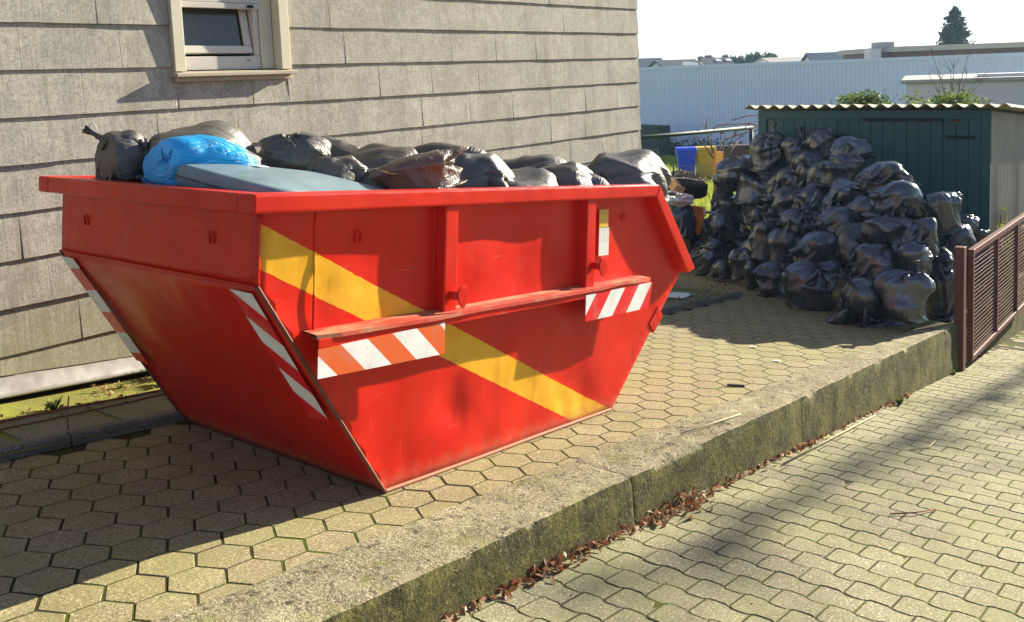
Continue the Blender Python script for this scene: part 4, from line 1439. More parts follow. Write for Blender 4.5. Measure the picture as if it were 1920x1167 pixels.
# ------------------------------------------------------------------ odds and ends at the left of the heap
tyre = thing('tyre', 'black tyre lying on rubbish between the skip and the heap', 'tyre', (11.15, 6.42, -.06), (.1, .06, 0))
q = MB(); n = 40; sec = [(.19, -.10), (.185, .09), (.21, .105), (.27, .11), (.31, .085), (.325, .04), (.325, -.04), (.31, -.085), (.27, -.11), (.21, -.105)]
for i in range(n):
    a = 2 * math.pi * i / n
    for (r, z) in sec: q.v.append((math.cos(a) * r, math.sin(a) * r, z))
for i in range(n):
    for k in range(10):
        A = i * 10 + k; B = i * 10 + (k + 1) % 10; C = ((i + 1) % n) * 10 + (k + 1) % 10; D = ((i + 1) % n) * 10 + k
        q.f.append((A, D, C, B))
q.build('carcass', M['rubber'], tyre, smooth=True)
q = MB()
for i in range(60):
    a = 2 * math.pi * i / 60
    c, s_ = math.cos(a), math.sin(a)
    q.obox((c * .327, s_ * .327, 0), (c * .004, s_ * .004, 0), (-s_ * .010, c * .010, .006), (0, 0, .07))
q.build('tread', M['rubber'], tyre)
q = MB(); q.box((-.30, -.28, -.4), (.30, .28, 0)); q.box((-.24, -.22, .0005), (.2, .22, .2))
o = q.build('rubbish_box', M['black_plastic'], None, bevel=.03, seg=3); o.location = (11.2, 6.45, -.62); tag(o, 'dark plastic box under the black tyre', 'box')
board = thing('furniture_board', 'upright orange furniture panel standing at the left of the heap', 'panel', (11.58, 6.06, -.25), (0, .05, math.radians(-30)))
q = MB(); q.box((-.012, -.02, 0), (.012, .16, .66)); q.build('panel_face', M['board_face'], board, bevel=.002)
q = MB(); q.box((-.016, .1605, 0), (.016, .20, .655)); q.build('panel_edge', M['orange_board'], board, bevel=.002)
crate = thing('orange_crate', 'orange plastic crate wedged left of the big round bag', 'crate', (10.95, 6.20, -.60), (.12, -.1, .5))
q = MB()
for (a, b) in (((-.2, -.15, 0), (.2, .15, .012)), ((-.2, -.15, .0125), (-.188, .15, .26)), ((.188, -.15, .0125), (.2, .15, .26)), ((-.187, -.15, .0125), (.187, -.138, .26)), ((-.187, .138, .0125), (.187, .15, .26))):
    q.box(a, b)
q.build('shell', M['orange_plastic'], crate, bevel=.004)
q = MB()
for (a, b) in (((-.22, -.17, .2605), (.22, -.138, .285)), ((-.22, .138, .2605), (.22, .17, .285)), ((-.22, -.137, .2605), (-.188, .137, .285)), ((.188, -.137, .2605), (.22, .137, .285))):
    q.box(a, b)
q.build('crate_rim', M['orange_plastic'], crate, bevel=.004)


def lump(name, mat, loc, r, seed, label, cat, group=None, sc=(1, 1, .7), amp=.35, freq=2.2):
    bm = bmesh.new(); bmesh.ops.create_icosphere(bm, subdivisions=4, radius=1)
    for v in bm.verts:
        d = v.co.normalized()
        f = 1 + amp * mnoise.noise(d * freq + Vector((seed, 0, 0))) + amp * .5 * (1 - abs(mnoise.noise(d * freq * 2.3 + Vector((0, seed, 0)))) * 2) * .6
        v.co = Vector((d.x * sc[0], d.y * sc[1], d.z * sc[2])) * r * f
    me = bpy.data.meshes.new(name); bm.to_mesh(me); bm.free()
    o = link(name, me, M[mat], None, smooth=True); o.location = loc
    return tag(o, label, cat, group)


lump('pink_cloth', 'pink_cloth', (10.55, 6.17, -.13), .19, 3.1, 'crumpled pale pink cloth lying on the rubbish beside the skip end', 'cloth', sc=(1, 1.1, .42))
lump('white_cloth', 'paper_white', (10.2, 6.08, -.06), .13, 7.7, 'white crumpled cloth at the skip end left of the pink cloth', 'cloth', sc=(1, 1, .6))
ct = thing('open_carton', 'small open brown carton on top of the pink cloth', 'carton', (10.72, 6.32, -.04), (.5, -.3, .9))
for (a, b, nm) in (((-.11, -.07, 0), (.11, .07, .006), 'base'), ((-.11, -.07, .0065), (-.104, .07, .12), 'side'), ((.104, -.07, .0065), (.11, .07, .12), 'side'), ((-.103, .064, .0065), (.103, .07, .12), 'side'), ((-.103, -.07, .0065), (.103, -.064, .10), 'side')):
    q = MB(); q.box(a, b); q.build(nm, M['carton'], ct)
make_bag('rubbish_sack', 'L2', (10.6, 6.22, -.42), .6, .5, 0, 40, 'black_film', 'open black sack spilling the pink cloth and carton', 'black bags heaped against the shed', zmin=.003)

# ------------------------------------------------------------------ far yard: pipe frames, fence, bins, mulch, pruned tree
fr_ = thing('pipe_frame', 'tall green pipe frame standing behind the house corner', 'pipe frame', (0, 0, 0))
A_, B_ = Vector((10.2, 8.28, .545)), Vector((13.78, 6.66, .59))
q = MB(); q.tube([A_, B_ + (B_ - A_).normalized() * .03], .033, 12); q.build('top_pipe', M['pipe_green'], fr_, smooth=True)
q = MB(); q.tube([B_ - Vector((0, 0, .034)), (13.78, 6.66, -1.6)], .033, 12); q.build('leg', M['pipe_green'], fr_, smooth=True)
q = MB(); q.tube([A_ - Vector((0, 0, .034)), (10.2, 8.28, -1.3)], .033, 12); q.build('leg', M['pipe_green'], fr_, smooth=True)
br = thing('wooden_arm', 'short dark beam with a strut at the left side of the shed', 'beam')
q = MB(); q.obox((13.75, 6.42, .28), (.10, -.30, .012), (.02, .01, 0), (0, 0, .03)); q.build('beam', M['pipe_green'], br)
q = MB(); q.tube([(13.72, 6.50, .22), (13.95, 6.2, -.25)], .018, 6); q.build('strut', M['pipe_green'], br)
f2 = thing('pipe_frame', 'small low pipe frame on the grass at the house corner', 'pipe frame')
q = MB(); q.tube([(16.75, 10.9, -.165), (17.09, 10.47, -.15), (17.08, 10.47, -2.0)], .028, 8); q.build('pipe', M['pipe_green'], f2)

fence = thing('wire_fence', 'low green chain-link fence crossing the grass in front of the bins', 'fence')
fp = [Vector((24.2, 16.0, 0)), Vector((25.51, 15.03, 0)), Vector((27.06, 14.17, 0)), Vector((28.7, 13.1, 0)), Vector((30.3, 12.1, 0))]
for p in fp:
    q = MB(); q.tube([(p.x, p.y, zt(p.x) - .05), (p.x, p.y, zt(p.x) + .62)], .03, 8); q.build('post', M['pipe_green'], fence)
for a, b in zip(fp, fp[1:]):
    q = MB()
    L = (b - a).length; n = int(L / .09); H = .56
    q.tube([(a.x, a.y, zt(a.x) + .58), (b.x, b.y, zt(b.x) + .58)], .006, 4)
    for i in range(n):
        for sg in (1, -1):
            t0 = i / n; t1 = t0 + sg * H / L
            if not 0 <= t1 <= 1: continue
            p = a.lerp(b, t0); r_ = a.lerp(b, t1)
            q.tube([(p.x, p.y, zt(p.x) + .03), (r_.x, r_.y, zt(r_.x) + .03 + H)], .0035, 3, cap=False)
    q.build('mesh_panel', M['galvanised'], fence)
pp = [(21.5, 15.6), (19.8, 13.5)]


def wheelie(loc, yaw, mat, label):
    b = thing('wheelie_bin', label, 'bin', loc, (0, 0, yaw), 'wheelie bins on the grass')
    q = MB()
    lo, hi = [(-.20, -.24), (.20, -.24), (.20, .24), (-.20, .24)], [(-.27, -.31), (.27, -.31), (.27, .31), (-.27, .31)]
    for (z, k) in ((0.02, 0), (.5, .48), (.93, 1.0)):
        q.v += [(a[0] + (c[0] - a[0]) * k, a[1] + (c[1] - a[1]) * k, z) for a, c in zip(lo, hi)]
    q.f = [(3, 2, 1, 0), (8, 9, 10, 11)] + [(r * 4 + i, r * 4 + (i + 1) % 4, r * 4 + 4 + (i + 1) % 4, r * 4 + 4 + i) for r in range(2) for i in range(4)]
    q.build('body', M[mat], b, bevel=.02)
    q = MB(); q.box((-.295, -.335, .80), (.295, .335, .931)); q.build('collar', M[mat], b, bevel=.015)
    q = MB(); q.prism([(-.31, .932), (-.33, .965), (-.22, 1.05), (.26, 1.06), (.31, .98), (.30, .932)], -.34, .34); lid = q.build('lid', M[mat], b, bevel=.02)
    for s_ in (-1, 1):
        q = MB(); q.tube([(.30, s_ * .22, .10), (.30, s_ * .27, .10)], .10, 14); q.build('wheel', M['rubber'], b)
    q = MB(); q.tube([(.34, -.24, .99), (.34, .24, .99)], .016, 8); q.build('handle', M[mat], lid)


for (x, y, mt, lab) in ((27.35, 15.62, 'bin_blue', 'bright blue wheelie bin on the grass'), (27.82, 15.15, 'bin_yellow', 'yellow wheelie bin beside the blue bin'),
                        (28.4, 14.85, 'bin_black', 'black wheelie bin right of the yellow bin'), (29.2, 14.55, 'bin_brown', 'reddish brown wheelie bin right of the black bin')):
    wheelie((x, y, zt(x)), math.radians(36), mt, lab)


def leaf_cloud(name, mat, pts, size, parent=None, seed=0, flat=.0, two=True):
    r = random.Random(seed)
    q = MB()
    for p in pts:
        n = Vector((r.gauss(0, 1), r.gauss(0, 1), r.gauss(0, 1) + flat)).normalized()
        t = n.orthogonal().normalized()
        t = (Quaternion(n, r.uniform(0, 6.28)) @ t)
        b = n.cross(t)
        s = size * r.uniform(.6, 1.35)
        p = Vector(p)
        cu = n * s * r.uniform(.1, .45)
        q.add([p - t * s, p - b * s * .45 + cu * .4, p + t * s, p + b * s * .45 + cu * .4, p + cu * .2], [(0, 1, 4), (1, 2, 4), (2, 3, 4), (3, 0, 4)])
    return q.build(name, M[mat], parent)


# mulch heap
mu = thing('mulch_heap', 'heap of brown leaves and mulch left of the blue bin', 'heap', (0, 0, 0))
def mz(x, y):
    dx, dy = x - 26.0, y - 15.05
    u = dx * .6 - dy * .8; v = dx * .8 + dy * .6
    return .42 * math.exp(-(u / .75) ** 2 - (v / .8) ** 2) + .05 * mnoise.noise((x * 3, y * 3, 0))
q = MB(); n = 40
for i in range(n + 1):
    for j in range(n + 1):
        x, y = 24.2 + 3.6 * i / n, 13.2 + 3.6 * j / n
        q.v.append((x, y, zt(x) - .06 + mz(x, y)))
for i in range(n):
    for j in range(n):
        a = i * (n + 1) + j; q.f.append((a, a + n + 1, a + n + 2, a + 1))
q.build('mound', M['soil'], mu, smooth=True)
pts = []
while len(pts) < 2600:
    x, y = rnd.uniform(24.3, 27.7), rnd.uniform(13.3, 16.7)
    if mz(x, y) > .10: pts.append((x, y, zt(x) - .05 + mz(x, y) + rnd.uniform(0, .03)))
kind(leaf_cloud('mulch_leaves', 'mulch', pts, .05, mu, 4, 1.0), 'stuff')


def branchy(name, label, cat, base, limbs, mat='bark', seed=0, sub=3, r0=.05, group=None, twiglen=.5):
    r = random.Random(seed)
    t = thing(name, label, cat, base, group=group)
    q = MB()
    for pts in limbs[:1]:
        q.tube(pts, [r0 * (1 - .35 * i / max(1, len(pts) - 1)) for i in range(len(pts))], 8)
    q.build('trunk', M[mat], t, smooth=True)
    for pts in limbs[1:]:
        q = MB()
        q.tube(pts, [r0 * .55 * (1 - .6 * i / (len(pts) - 1)) for i in range(len(pts))], 6)
        for k in range(sub):
            i = r.randrange(1, len(pts)); p = Vector(pts[i])
            d = (Vector(pts[i]) - Vector(pts[i - 1])).normalized()
            d = (d + Vector((r.gauss(0, .5), r.gauss(0, .5), r.gauss(.1, .4)))).normalized()
            L = twiglen * r.uniform(.5, 1.2)
            e = p + d * L; mdl = p + d * L * .5 + Vector((r.gauss(0, .04), r.gauss(0, .04), .03))
            q.tube([p, mdl, e], [r0 * .22, r0 * .16, r0 * .07], 5)
        q.build('limb', M[mat], t, smooth=True)
    return t


def D(px, py, d):                                  # a place seen in that direction, d metres away
    return CAM + (RIGHT * ((px - PX) / FPX) + DOWN * ((py - PY) / FPX) + FWD) * d


b0 = Vector((19.0, 9.9, zt(19.0)))
b0 = Vector((18.6, 9.75, zt(18.6)))
top = D(1348, 306, 20.3) - b0
lm = [[(0, 0, 0), (top.x * .5, top.y * .5, top.z * .5), tuple(top)]]
for tgt in ((1318, 268), (1325, 250), (1352, 262), (1362, 248), (1375, 258), (1385, 262)):
    e = D(*tgt, 20.3 + rnd.uniform(-.3, .3)) - b0
    m_ = top.lerp(e, .5) + Vector((0, 0, -.06))
    lm.append([tuple(top), tuple(m_), tuple(e)])
branchy('pruned_tree', 'small bare pruned tree with stubby branches on the lawn', 'tree', b0, lm, seed=3, r0=.055, sub=4, twiglen=.25)

# long bare twigs beside the shed
tw = thing('bramble_canes', 'thin bare canes arching left of the shed roof', 'plant', (12.3, 6.1, zt(12.3)))
for (pts) in ([(1330, 258), (1345, 235), (1400, 232), (1424, 240)], [(1322, 250), (1326, 222)], [(1372, 226), (1400, 218), (1420, 216)], [(1395, 243), (1404, 231), (1424, 236)], [(1360, 262), (1395, 250), (1424, 243)]):
    q = MB(); q.tube([D(*p, 14.6) - Vector((12.3, 6.1, zt(12.3))) for p in pts], .008, 5); q.build('cane', M['twig_red'], tw, smooth=True)

# ------------------------------------------------------------------ hall, flat-roofed building, far roofs and trees
hall = thing('factory_hall', 'long pale factory hall clad in vertical trapezoid sheet metal', 'hall')
HA, HB = Vector((50.3, 43.2, 0)), Vector((33.5, -3.0, 0))
hd = (HB - HA).normalized(); hn = Vector((hd.y, -hd.x, 0)); L = (HB - HA).length
if hn.dot(Vector((-1, 0, 0))) < 0: hn = -hn
q = MB(); zb_, zt2 = -3.7, 1.56
s_ = 0; pts = []
while s_ < L:
    for (ds, o_) in ((0, 0), (.16, 0), (.178, .04), (.222, .04), (.24, 0)):
        pts.append((s_ + ds, o_))
    s_ += .2405
for (t_, o_) in pts:
    p = HA + hd * t_ - hn * o_
    q.v += [(p.x, p.y, zb_), (p.x, p.y, zt2)]
for i in range(len(pts) - 1):
    q.f.append((2 * i, 2 * i + 2, 2 * i + 3, 2 * i + 1))
q.build('cladding', M['hall_white'], hall)
c = (HA + HB) / 2
q = MB(); q.obox(c + Vector((0, 0, 1.60)) + hn * .0, hd * (L / 2), hn * .05, Vector((0, 0, .075))); q.build('parapet', M['hall_white'], hall)
q = MB(); q.obox(c - hn * 8.1 + Vector((0, 0, -1.1)), hd * (L / 2), hn * 7.9, Vector((0, 0, 2.6))); q.build('body', M['flat_roof'], hall)
lp = HA + hd * (L * .3)
lamp = thing('wall_lamp', 'white floodlight on the top edge of factory hall', 'lamp', D(1303, 121, 51.2))
q = MB(); q.tube([(-.02, -.02, -.32), (-.25, -.2, -.1)], .03, 6); q.build('bracket', M['galvanised'], lamp)
q = MB(); q.obox((-.45, .05, .02), (.34, -.20, -.05), (.10, .14, 0), (.02, 0, .09)); q.build('housing', M['paper_white'], lamp, bevel=.04, seg=3)
o = sbox  # keep name
q = MB(); q.obox(D(1222, 262, 48.5), hd * 1.05, hn * .4, Vector((0, 0, .75))); o = q.build('metal_cabinet', M['pipe_green']); tag(o, 'grey-green cabinet against the hall at the house corner', 'cabinet')

annex = thing('flat_roofed_building', 'white rendered building with flat roof right of the hall', 'building')
p0 = Vector((22.9, 7.0, 0)); d1 = Vector((.28, -.96, 0)).normalized(); n1 = Vector((-d1.y, d1.x, 0))
cc = p0 + d1 * 6 + n1 * 3
q = MB(); q.obox(cc + Vector((0, 0, -.75)), d1 * 6, n1 * 3, Vector((0, 0, 1.75))); q.build('wall', M['render_white'], annex)
q = MB(); q.obox(cc + Vector((0, 0, 1.05)) - d1 * .04, d1 * 6.08, n1 * 3.12, Vector((0, 0, .045))); aroof = q.build('roof', M['flat_roof'], annex, bevel=.02)
for k in (2.2, 4.4, 6.6, 8.8):
    q = MB(); q.obox(p0 + d1 * k + n1 * 1.3 + Vector((0, 0, 1.13)), d1 * .55, n1 * .5, Vector((0, 0, .035))); q.build('skylight', M['render_white'], aroof, bevel=.01)


def gable_house(label, px0, px1, pyr, d, rm, wm, skew=.15, deep=7, eave=1.2, group='far roofs beyond the hall'):
    """house far away whose roof ridge shows above the hall"""
    t = thing('far_house', label, 'house', group=group)
    a, b = D(px0, pyr, d), D(px1, pyr, d)
    zr_ = (a.z + b.z) / 2
    r = (b - a); r.z = 0; r += FWD * 0 + Vector((FWD.x, FWD.y, 0)) * r.length * skew
    L_ = r.length; r.normalize(); n_ = Vector((-r.y, r.x, 0))
    if n_.dot(Vector((FWD.x, FWD.y, 0))) > 0: n_ = -n_
    c0, c1 = Vector((a.x, a.y, zr_)), Vector((a.x, a.y, zr_)) + r * L_
    e = Vector((0, 0, -eave)); w = n_ * deep * .5
    q = MB()
    ov = r * .25
    q.add([c0 - ov, c1 + ov, c1 + ov + w * 1.06 + e * 1.06, c0 - ov + w * 1.06 + e * 1.06, c1 + ov - w * 1.06 + e * 1.06, c0 - ov - w * 1.06 + e * 1.06], [(0, 3, 2, 1), (0, 1, 4, 5)])
    o_ = q.build('roof', M[rm], t); s2 = o_.modifiers.new('thick', 'SOLIDIFY'); s2.thickness = .12
    q = MB()
    g = Vector((0, 0, -6))
    f = lambda base: [base + w + e, base - w + e]
    A, B2 = f(c0), f(c1)
    q.add([c0 - Vector((0, 0, .1)), A[0], A[1], c1 - Vector((0, 0, .1)), B2[0], B2[1], A[0] + g, A[1] + g, B2[0] + g, B2[1] + g],
          [(0, 1, 2), (3, 5, 4), (1, 6, 7, 2), (4, 5, 9, 8), (1, 4, 8, 6), (2, 7, 9, 5)])
    q.build('wall', M[wm], t)
    return t, c0, r, n_, zr_


gable_house('grey roofed house just right of the house corner on the skyline', 1180, 1236, 109.5, 92, 'slate_roof', 'render_white')
gable_house('long low dark roof right of the house corner', 1232, 1302, 112, 84, 'slate_roof', 'render_white', skew=.35)
t_, c0, r_, n_, zz = gable_house('dark slate roof with two white skylights on the skyline', 1316, 1362, 108.5, 96, 'slate_roof', 'render_white')
for k in (1.2, 2.1):
    p = c0 + r_ * (k * 1.2) + n_ * 1.0 + Vector((0, 0, -.30)); q = MB(); q.obox(p, r_ * .28, n_ * .28 + Vector((0, 0, -.1)), Vector((0, 0, .05)) + n_ * .02); q.build('skylight', M['paper_white'], t_)
gable_house('low brownish roof right of the far trees', 1432, 1500, 107.5, 88, 'flat_roof', 'render_white', eave=.7)
gable_house('long blue-grey roof above the hall', 1516, 1645, 97, 78, 'blue_roof', 'render_white', skew=.05, eave=1.6)
# long workshop behind
ws_ = thing('workshop', 'brown clad workshop with pale flat roof at upper right', 'building')
a, b = D(1672, 95, 60), D(2060, 74, 60)
r_ = (b - a); r_.z = 0; L_ = r_.length; r_.normalize(); n_ = Vector((-r_.y, r_.x, 0))
if n_.dot(Vector((FWD.x, FWD.y, 0))) < 0: n_ = -n_
c = Vector((a.x, a.y, 0)) + r_ * L_ / 2 + n_ * 5
q = MB(); q.obox(c + Vector((0, 0, -1.3)), r_ * L_ / 2, n_ * 5, Vector((0, 0, 3.35))); q.build('wall', M['brown_clad'], ws_)
q = MB(); q.obox(c + Vector((0, 0, 2.24)), r_ * (L_ / 2 + .3), n_ * 5.5, Vector((0, 0, .17))); q.build('roof', M['flat_roof'], ws_)
q = MB(); q.obox(D(1655, 88, 61), r_ * .55, n_ * .6, Vector((0, 0, .30))); o = q.build('roof_unit', M['flat_roof']); tag(o, 'pale box-shaped roof unit left of the workshop', 'roof unit')
q = MB(); q.obox(D(1636, 102, 61), r_ * .35, n_ * .6, Vector((0, 0, .35))); q.obox(D(1650, 96, 60.8), r_ * .55, n_ * .3, Vector((0, 0, .03))); o = q.build('white_shelter', M['render_white']); tag(o, 'small white shelter between blue-grey roof and workshop', 'shelter')

# conifer on the skyline
cb = D(1790, 84, 70)
tree = thing('conifer', 'dark conifer standing alone against the sky', 'tree', (cb.x, cb.y, -2.4))
q = MB(); q.tube([(0, 0, 0), (0, 0, 4), (.02, 0, 7.5)], [.2, .14, .02], 8); q.build('trunk', M['bark'], tree)
pts = []
r2 = random.Random(5)
for k in range(230):
    h_ = 4.1 + 3.5 * (1 - (r2.random()) ** .65)
    ang = r2.uniform(0, 6.28)
    rad = (.10 + 1.55 * ((7.7 - h_) / 3.6) ** .70) * r2.uniform(.6, 1.08)
    for m_ in range(34):
        u = r2.random() ** .6
        pts.append((math.cos(ang) * rad * u + r2.gauss(0, .07), math.sin(ang) * rad * u + r2.gauss(0, .07), h_ - .12 * u * rad + .18 * u * u + r2.gauss(0, .06)))
leaf_cloud('crown', 'conifer_leaf', pts, .13, tree, 2)


def round_tree(label, px, py, d, rad, hgt, mat='far_leaf', n=900, size=.28, group='far trees on the skyline', seed=1, cat='tree', zbase=-2.4):
    c = D(px, py, d)
    t = thing('far_tree', label, cat, (c.x, c.y, zbase), group=group)
    q = MB(); q.tube([(0, 0, 0), (0, 0, c.z - zbase)], [.2, .08], 6); q.build('trunk', M['bark'], t)
    r = random.Random(seed); pts = []
    cl = [(r.gauss(0, rad * .45), r.gauss(0, rad * .45), c.z - zbase - hgt * .4 + r.uniform(-hgt * .5, hgt * .4)) for k in range(16)]
    for k in range(n):
        a = cl[k % 16]; pts.append((a[0] + r.gauss(0, rad * .2), a[1] + r.gauss(0, rad * .2), a[2] + r.gauss(0, hgt * .13)))
    leaf_cloud('crown', mat, pts, size, t, seed)
    return t


round_tree('small far tree with a pointed top beside the slate roof', 1378, 108, 112, .9, 1.4, seed=2)
round_tree('broad far tree left of the brownish roof', 1412, 106, 112, 1.2, 1.7, seed=3)
round_tree('far round tree highest of the skyline group', 1438, 104, 114, 1.1, 1.6, seed=4)
round_tree('far tree peeping over the slate roof', 1325, 108, 118, .8, 1.1, seed=5)

# shrubs behind the shed roof
def shrub(label, px, py, d, w, h, seed, mat='green_leaf', n=1600, size=.045):
    c = D(px, py, d)
    zb = zt(c.x)
    t = thing('shrub', label, 'shrub', (c.x, c.y, zb))
    r = random.Random(seed)
    q = MB()
    for k in range(7):
        e = Vector((r.gauss(0, w * .3), r.gauss(0, w * .3), c.z - zb - r.uniform(0, .1)))
        q.tube([(0, 0, 0), e * .5 + Vector((r.gauss(0, .1), r.gauss(0, .1), 0)), e], [.03, .02, .006], 5)
    q.build('stems', M['bark'], t)
    pts = []
    cl = [(r.gauss(0, w * .30), r.gauss(0, w * .30), c.z - zb - abs(r.gauss(0, h * .38))) for k in range(34)]
    for k in range(n):
        a = cl[k % 34]; pts.append((a[0] + r.gauss(0, .09), a[1] + r.gauss(0, .09), a[2] + r.gauss(0, .07)))
    leaf_cloud('crown', mat, pts, size, t, seed)
    return t


shrub('rounded green shrub behind the middle of the shed roof', 1618, 184, 17.3, .55, .45, 8)
shrub('yellowish green shrub behind the right of the shed roof', 1790, 186, 17.0, .72, .45, 9, 'weed_leaf', 2000)
bb = D(1785, 195, 17.6)
lm = [[(0, 0, 0), (0, 0, bb.z - zt(bb.x) - .3)]]
r3 = random.Random(12)
o0 = Vector((0, 0, bb.z - zt(bb.x) - .3))
for k in range(9):
    e = D(1742 + k * 13 + r3.uniform(-8, 8), r3.uniform(105, 160), 17.6 + r3.uniform(-.3, .3)) - Vector((bb.x, bb.y, zt(bb.x)))
    lm.append([tuple(o0), tuple(o0.lerp(e, .5) + Vector((0, 0, .05))), tuple(e)])
branchy('bare_sapling', 'leafless thin sapling rising from the yellowish shrub', 'tree', (bb.x, bb.y, zt(bb.x)), lm, seed=7, r0=.022, sub=5, twiglen=.3)
# ragged hedge at the foot of the hall
r4 = random.Random(21)
for k in range(9):
    p = HA + hd * (10.5 + k * 2.2) + hn * 1.0
    t = thing('hedge_bush', 'dark low bush in the row along the foot of the hall', 'bush', (p.x, p.y, zt(p.x) - .05), group='bushes along the hall')
    q = MB(); q.tube([(0, 0, 0), (0, 0, .5)], [.05, .02], 5); q.build('stems', M['bark'], t)
    leaf_cloud('crown', 'conifer_leaf', [(r4.gauss(0, .75), r4.gauss(0, .45), abs(r4.gauss(0, .33)) + .05) for i in range(420)], .12, t, k)
# bramble beside the shed, behind the gate
def plant(label, c, w, h, seed, mat, n=700, size=.035):
    r = random.Random(seed)
    t = thing('bramble', label, 'plant', c)
    q = MB(); pts = []
    for k in range(16):
        e = Vector((r.gauss(0, w), r.gauss(.03, .035), h * r.uniform(.5, 1.15)))
        m_ = e * .5 + Vector((r.gauss(0, w * .3), r.gauss(0, .02), h * .1))
        q.tube([(r.gauss(0, .1), r.gauss(0, .02), 0), m_, e], [.008, .006, .003], 5)
        for i in range(n // 16):
            u = r.uniform(.35, 1)
            p = (m_ * (2 * u) if u < .5 else m_.lerp(e, u * 2 - 1))
            pts.append(p + Vector((r.gauss(0, .07), r.gauss(0, .03), r.gauss(0, .06))))
    q.build('canes', M['twig_red'], t); leaf_cloud('foliage', mat, pts, size, t, seed)
plant('yellowish bramble against the corrugated shed side behind the gate', (12.0, 2.48, zr(12.0)), .20, 1.35, 31, 'weed_leaf', 520, .032)
plant('dark ivy growth behind the far end of the gate', (13.1, 2.50, zr(13.1)), .38, 1.35, 32, 'green_leaf', 1500)
plant('dark scrub behind the near end of the gate', (11.0, 2.50, zr(11.0)), .40, .72, 33, 'conifer_leaf', 1300, .03)
# bank behind the gate
q = MB(); q.box((9.45, 2.42, -1.9), (20, 2.60, -1.17)); o = q.build('low_wall', M['kerb_concrete'], None, bevel=.02); tag(o, 'low shaded wall behind the wire mesh gate', 'wall')

# ------------------------------------------------------------------ trees standing right of the picture whose shadow crosses the driveway
o0 = Vector((34.0, -1.6, -3.2))
t = thing('street_tree', 'tall leaning street tree beyond the right edge of the picture', 'tree', o0)
tp = [Vector(p) - o0 for p in ((34.0, -1.6, -3.2), (33.6, -1.9, 0), (33.2, -2.3, 3.5), (32.2, -2.75, 6.9), (31.0, -2.95, 8.1), (29.5, -3.1, 9.0), (27.9, -3.25, 9.9))]
q = MB(); q.tube(tp, [.22, .2, .17, .09, .05, .04, .02], 10); q.build('trunk', M['bark'], t, smooth=True)
r5 = random.Random(77); q = MB(); pts = []
for k in range(75):
    i = r5.choice([3, 4, 4, 5, 5, 6, 6]); p = tp[i].lerp(tp[i - 1], r5.random())
    e = p + Vector((r5.gauss(.1, .6), r5.gauss(-.25, .42), r5.gauss(.05, .42)))
    q.tube([p, p.lerp(e, .5) + Vector((0, 0, .06)), e], [.03, .02, .008], 5)
    for i in range(4):
        pts.append(e.lerp(p, r5.random() * .6) + Vector((r5.gauss(0, .2), r5.gauss(0, .16), r5.gauss(0, .2))))
q.build('crown', M['bark'], t); leaf_cloud('leaves', 'dead_leaf', pts, .07, t, 6)

# ------------------------------------------------------------------ small things on the ground
# fallen leaves drifted along the foot of the kerb
pts = []; r6 = random.Random(9)
def dens(x): return .35 + .9 * max(0, mnoise.noise((x * 2.4, 3, 0)) + .25) + 1.6 * math.exp(-((x - 4.0) / .32) ** 2) + .9 * math.exp(-((x - 2.95) / .25) ** 2)
while len(pts) < 560:
    x = r6.uniform(1.9, 7.9)
    if r6.random() * 2.6 > dens(x) * (1 if x < 6.3 else .45): continue
    w = .014 + .022 * dens(x)
    y = kout(x) - .012 - abs(r6.gauss(0, w)) + .01
    pts.append((x, y, zr(x) + .006 + r6.random() * .035 * dens(x) * math.exp(-(kout(x) - y) / .06)))
kind(leaf_cloud('leaf_litter', 'dead_leaf', pts, .024, None, 17, .4), 'stuff')
pts = []
for k in range(170):
    x = r6.uniform(1.5, 3.6); pts.append((x, 5.35 + r6.gauss(0, .10) - (x - 2) * .02, -S * x + .045 + r6.random() * .012))
for k in range(60):
    x = r6.uniform(2.6, 3.3); pts.append((x, 5.6 + r6.gauss(0, .06), -S * x + .05 + r6.random() * .02))
kind(leaf_cloud('strip_litter', 'dead_leaf', pts, .018, None, 18, .8), 'stuff')
pts = []
for k in range(150):
    x = r6.uniform(1.2, 8.5); y = r6.uniform(kin(x) + .03, edge_y(x) - .05)
    pts.append((x, y, -S * x + .004))
kind(leaf_cloud('yard_crumbs', 'mulch', pts, .0055, None, 19, 2.), 'stuff')
pts = []
for k in range(260):
    x = r6.uniform(2.2, 8.5); y = kout(x) - abs(r6.gauss(0, .6)) - .05
    pts.append((x, y, zr(x) + .004))
kind(leaf_cloud('road_crumbs', 'mulch', pts, .006, None, 20, 2.), 'stuff')


def weed(label, x, y, z, n, h, seed, mat='weed_leaf'):
    r = random.Random(seed); q = MB()
    for k in range(n):
        a = r.uniform(0, 6.28); L_ = h * r.uniform(.5, 1.2); sp = r.uniform(.25, .9)
        d = Vector((math.cos(a) * sp, math.sin(a) * sp, 1)).normalized(); s_ = d.orthogonal().normalized() * (.006 + .02 * h)
        p0 = Vector((r.gauss(0, .006), r.gauss(0, .006), 0)); p1 = p0 + d * L_ * .6; p2 = p0 + d * L_ + Vector((0, 0, -L_ * .18 * sp))
        q.add([p0 - s_ * .4, p0 + s_ * .4, p1 + s_, p1 - s_, p2], [(0, 1, 2, 3), (3, 2, 4)])
    o = q.build('weed', M[mat]); o.location = (x, y, z)
    return tag(o, label, 'weed', 'weeds along the house')


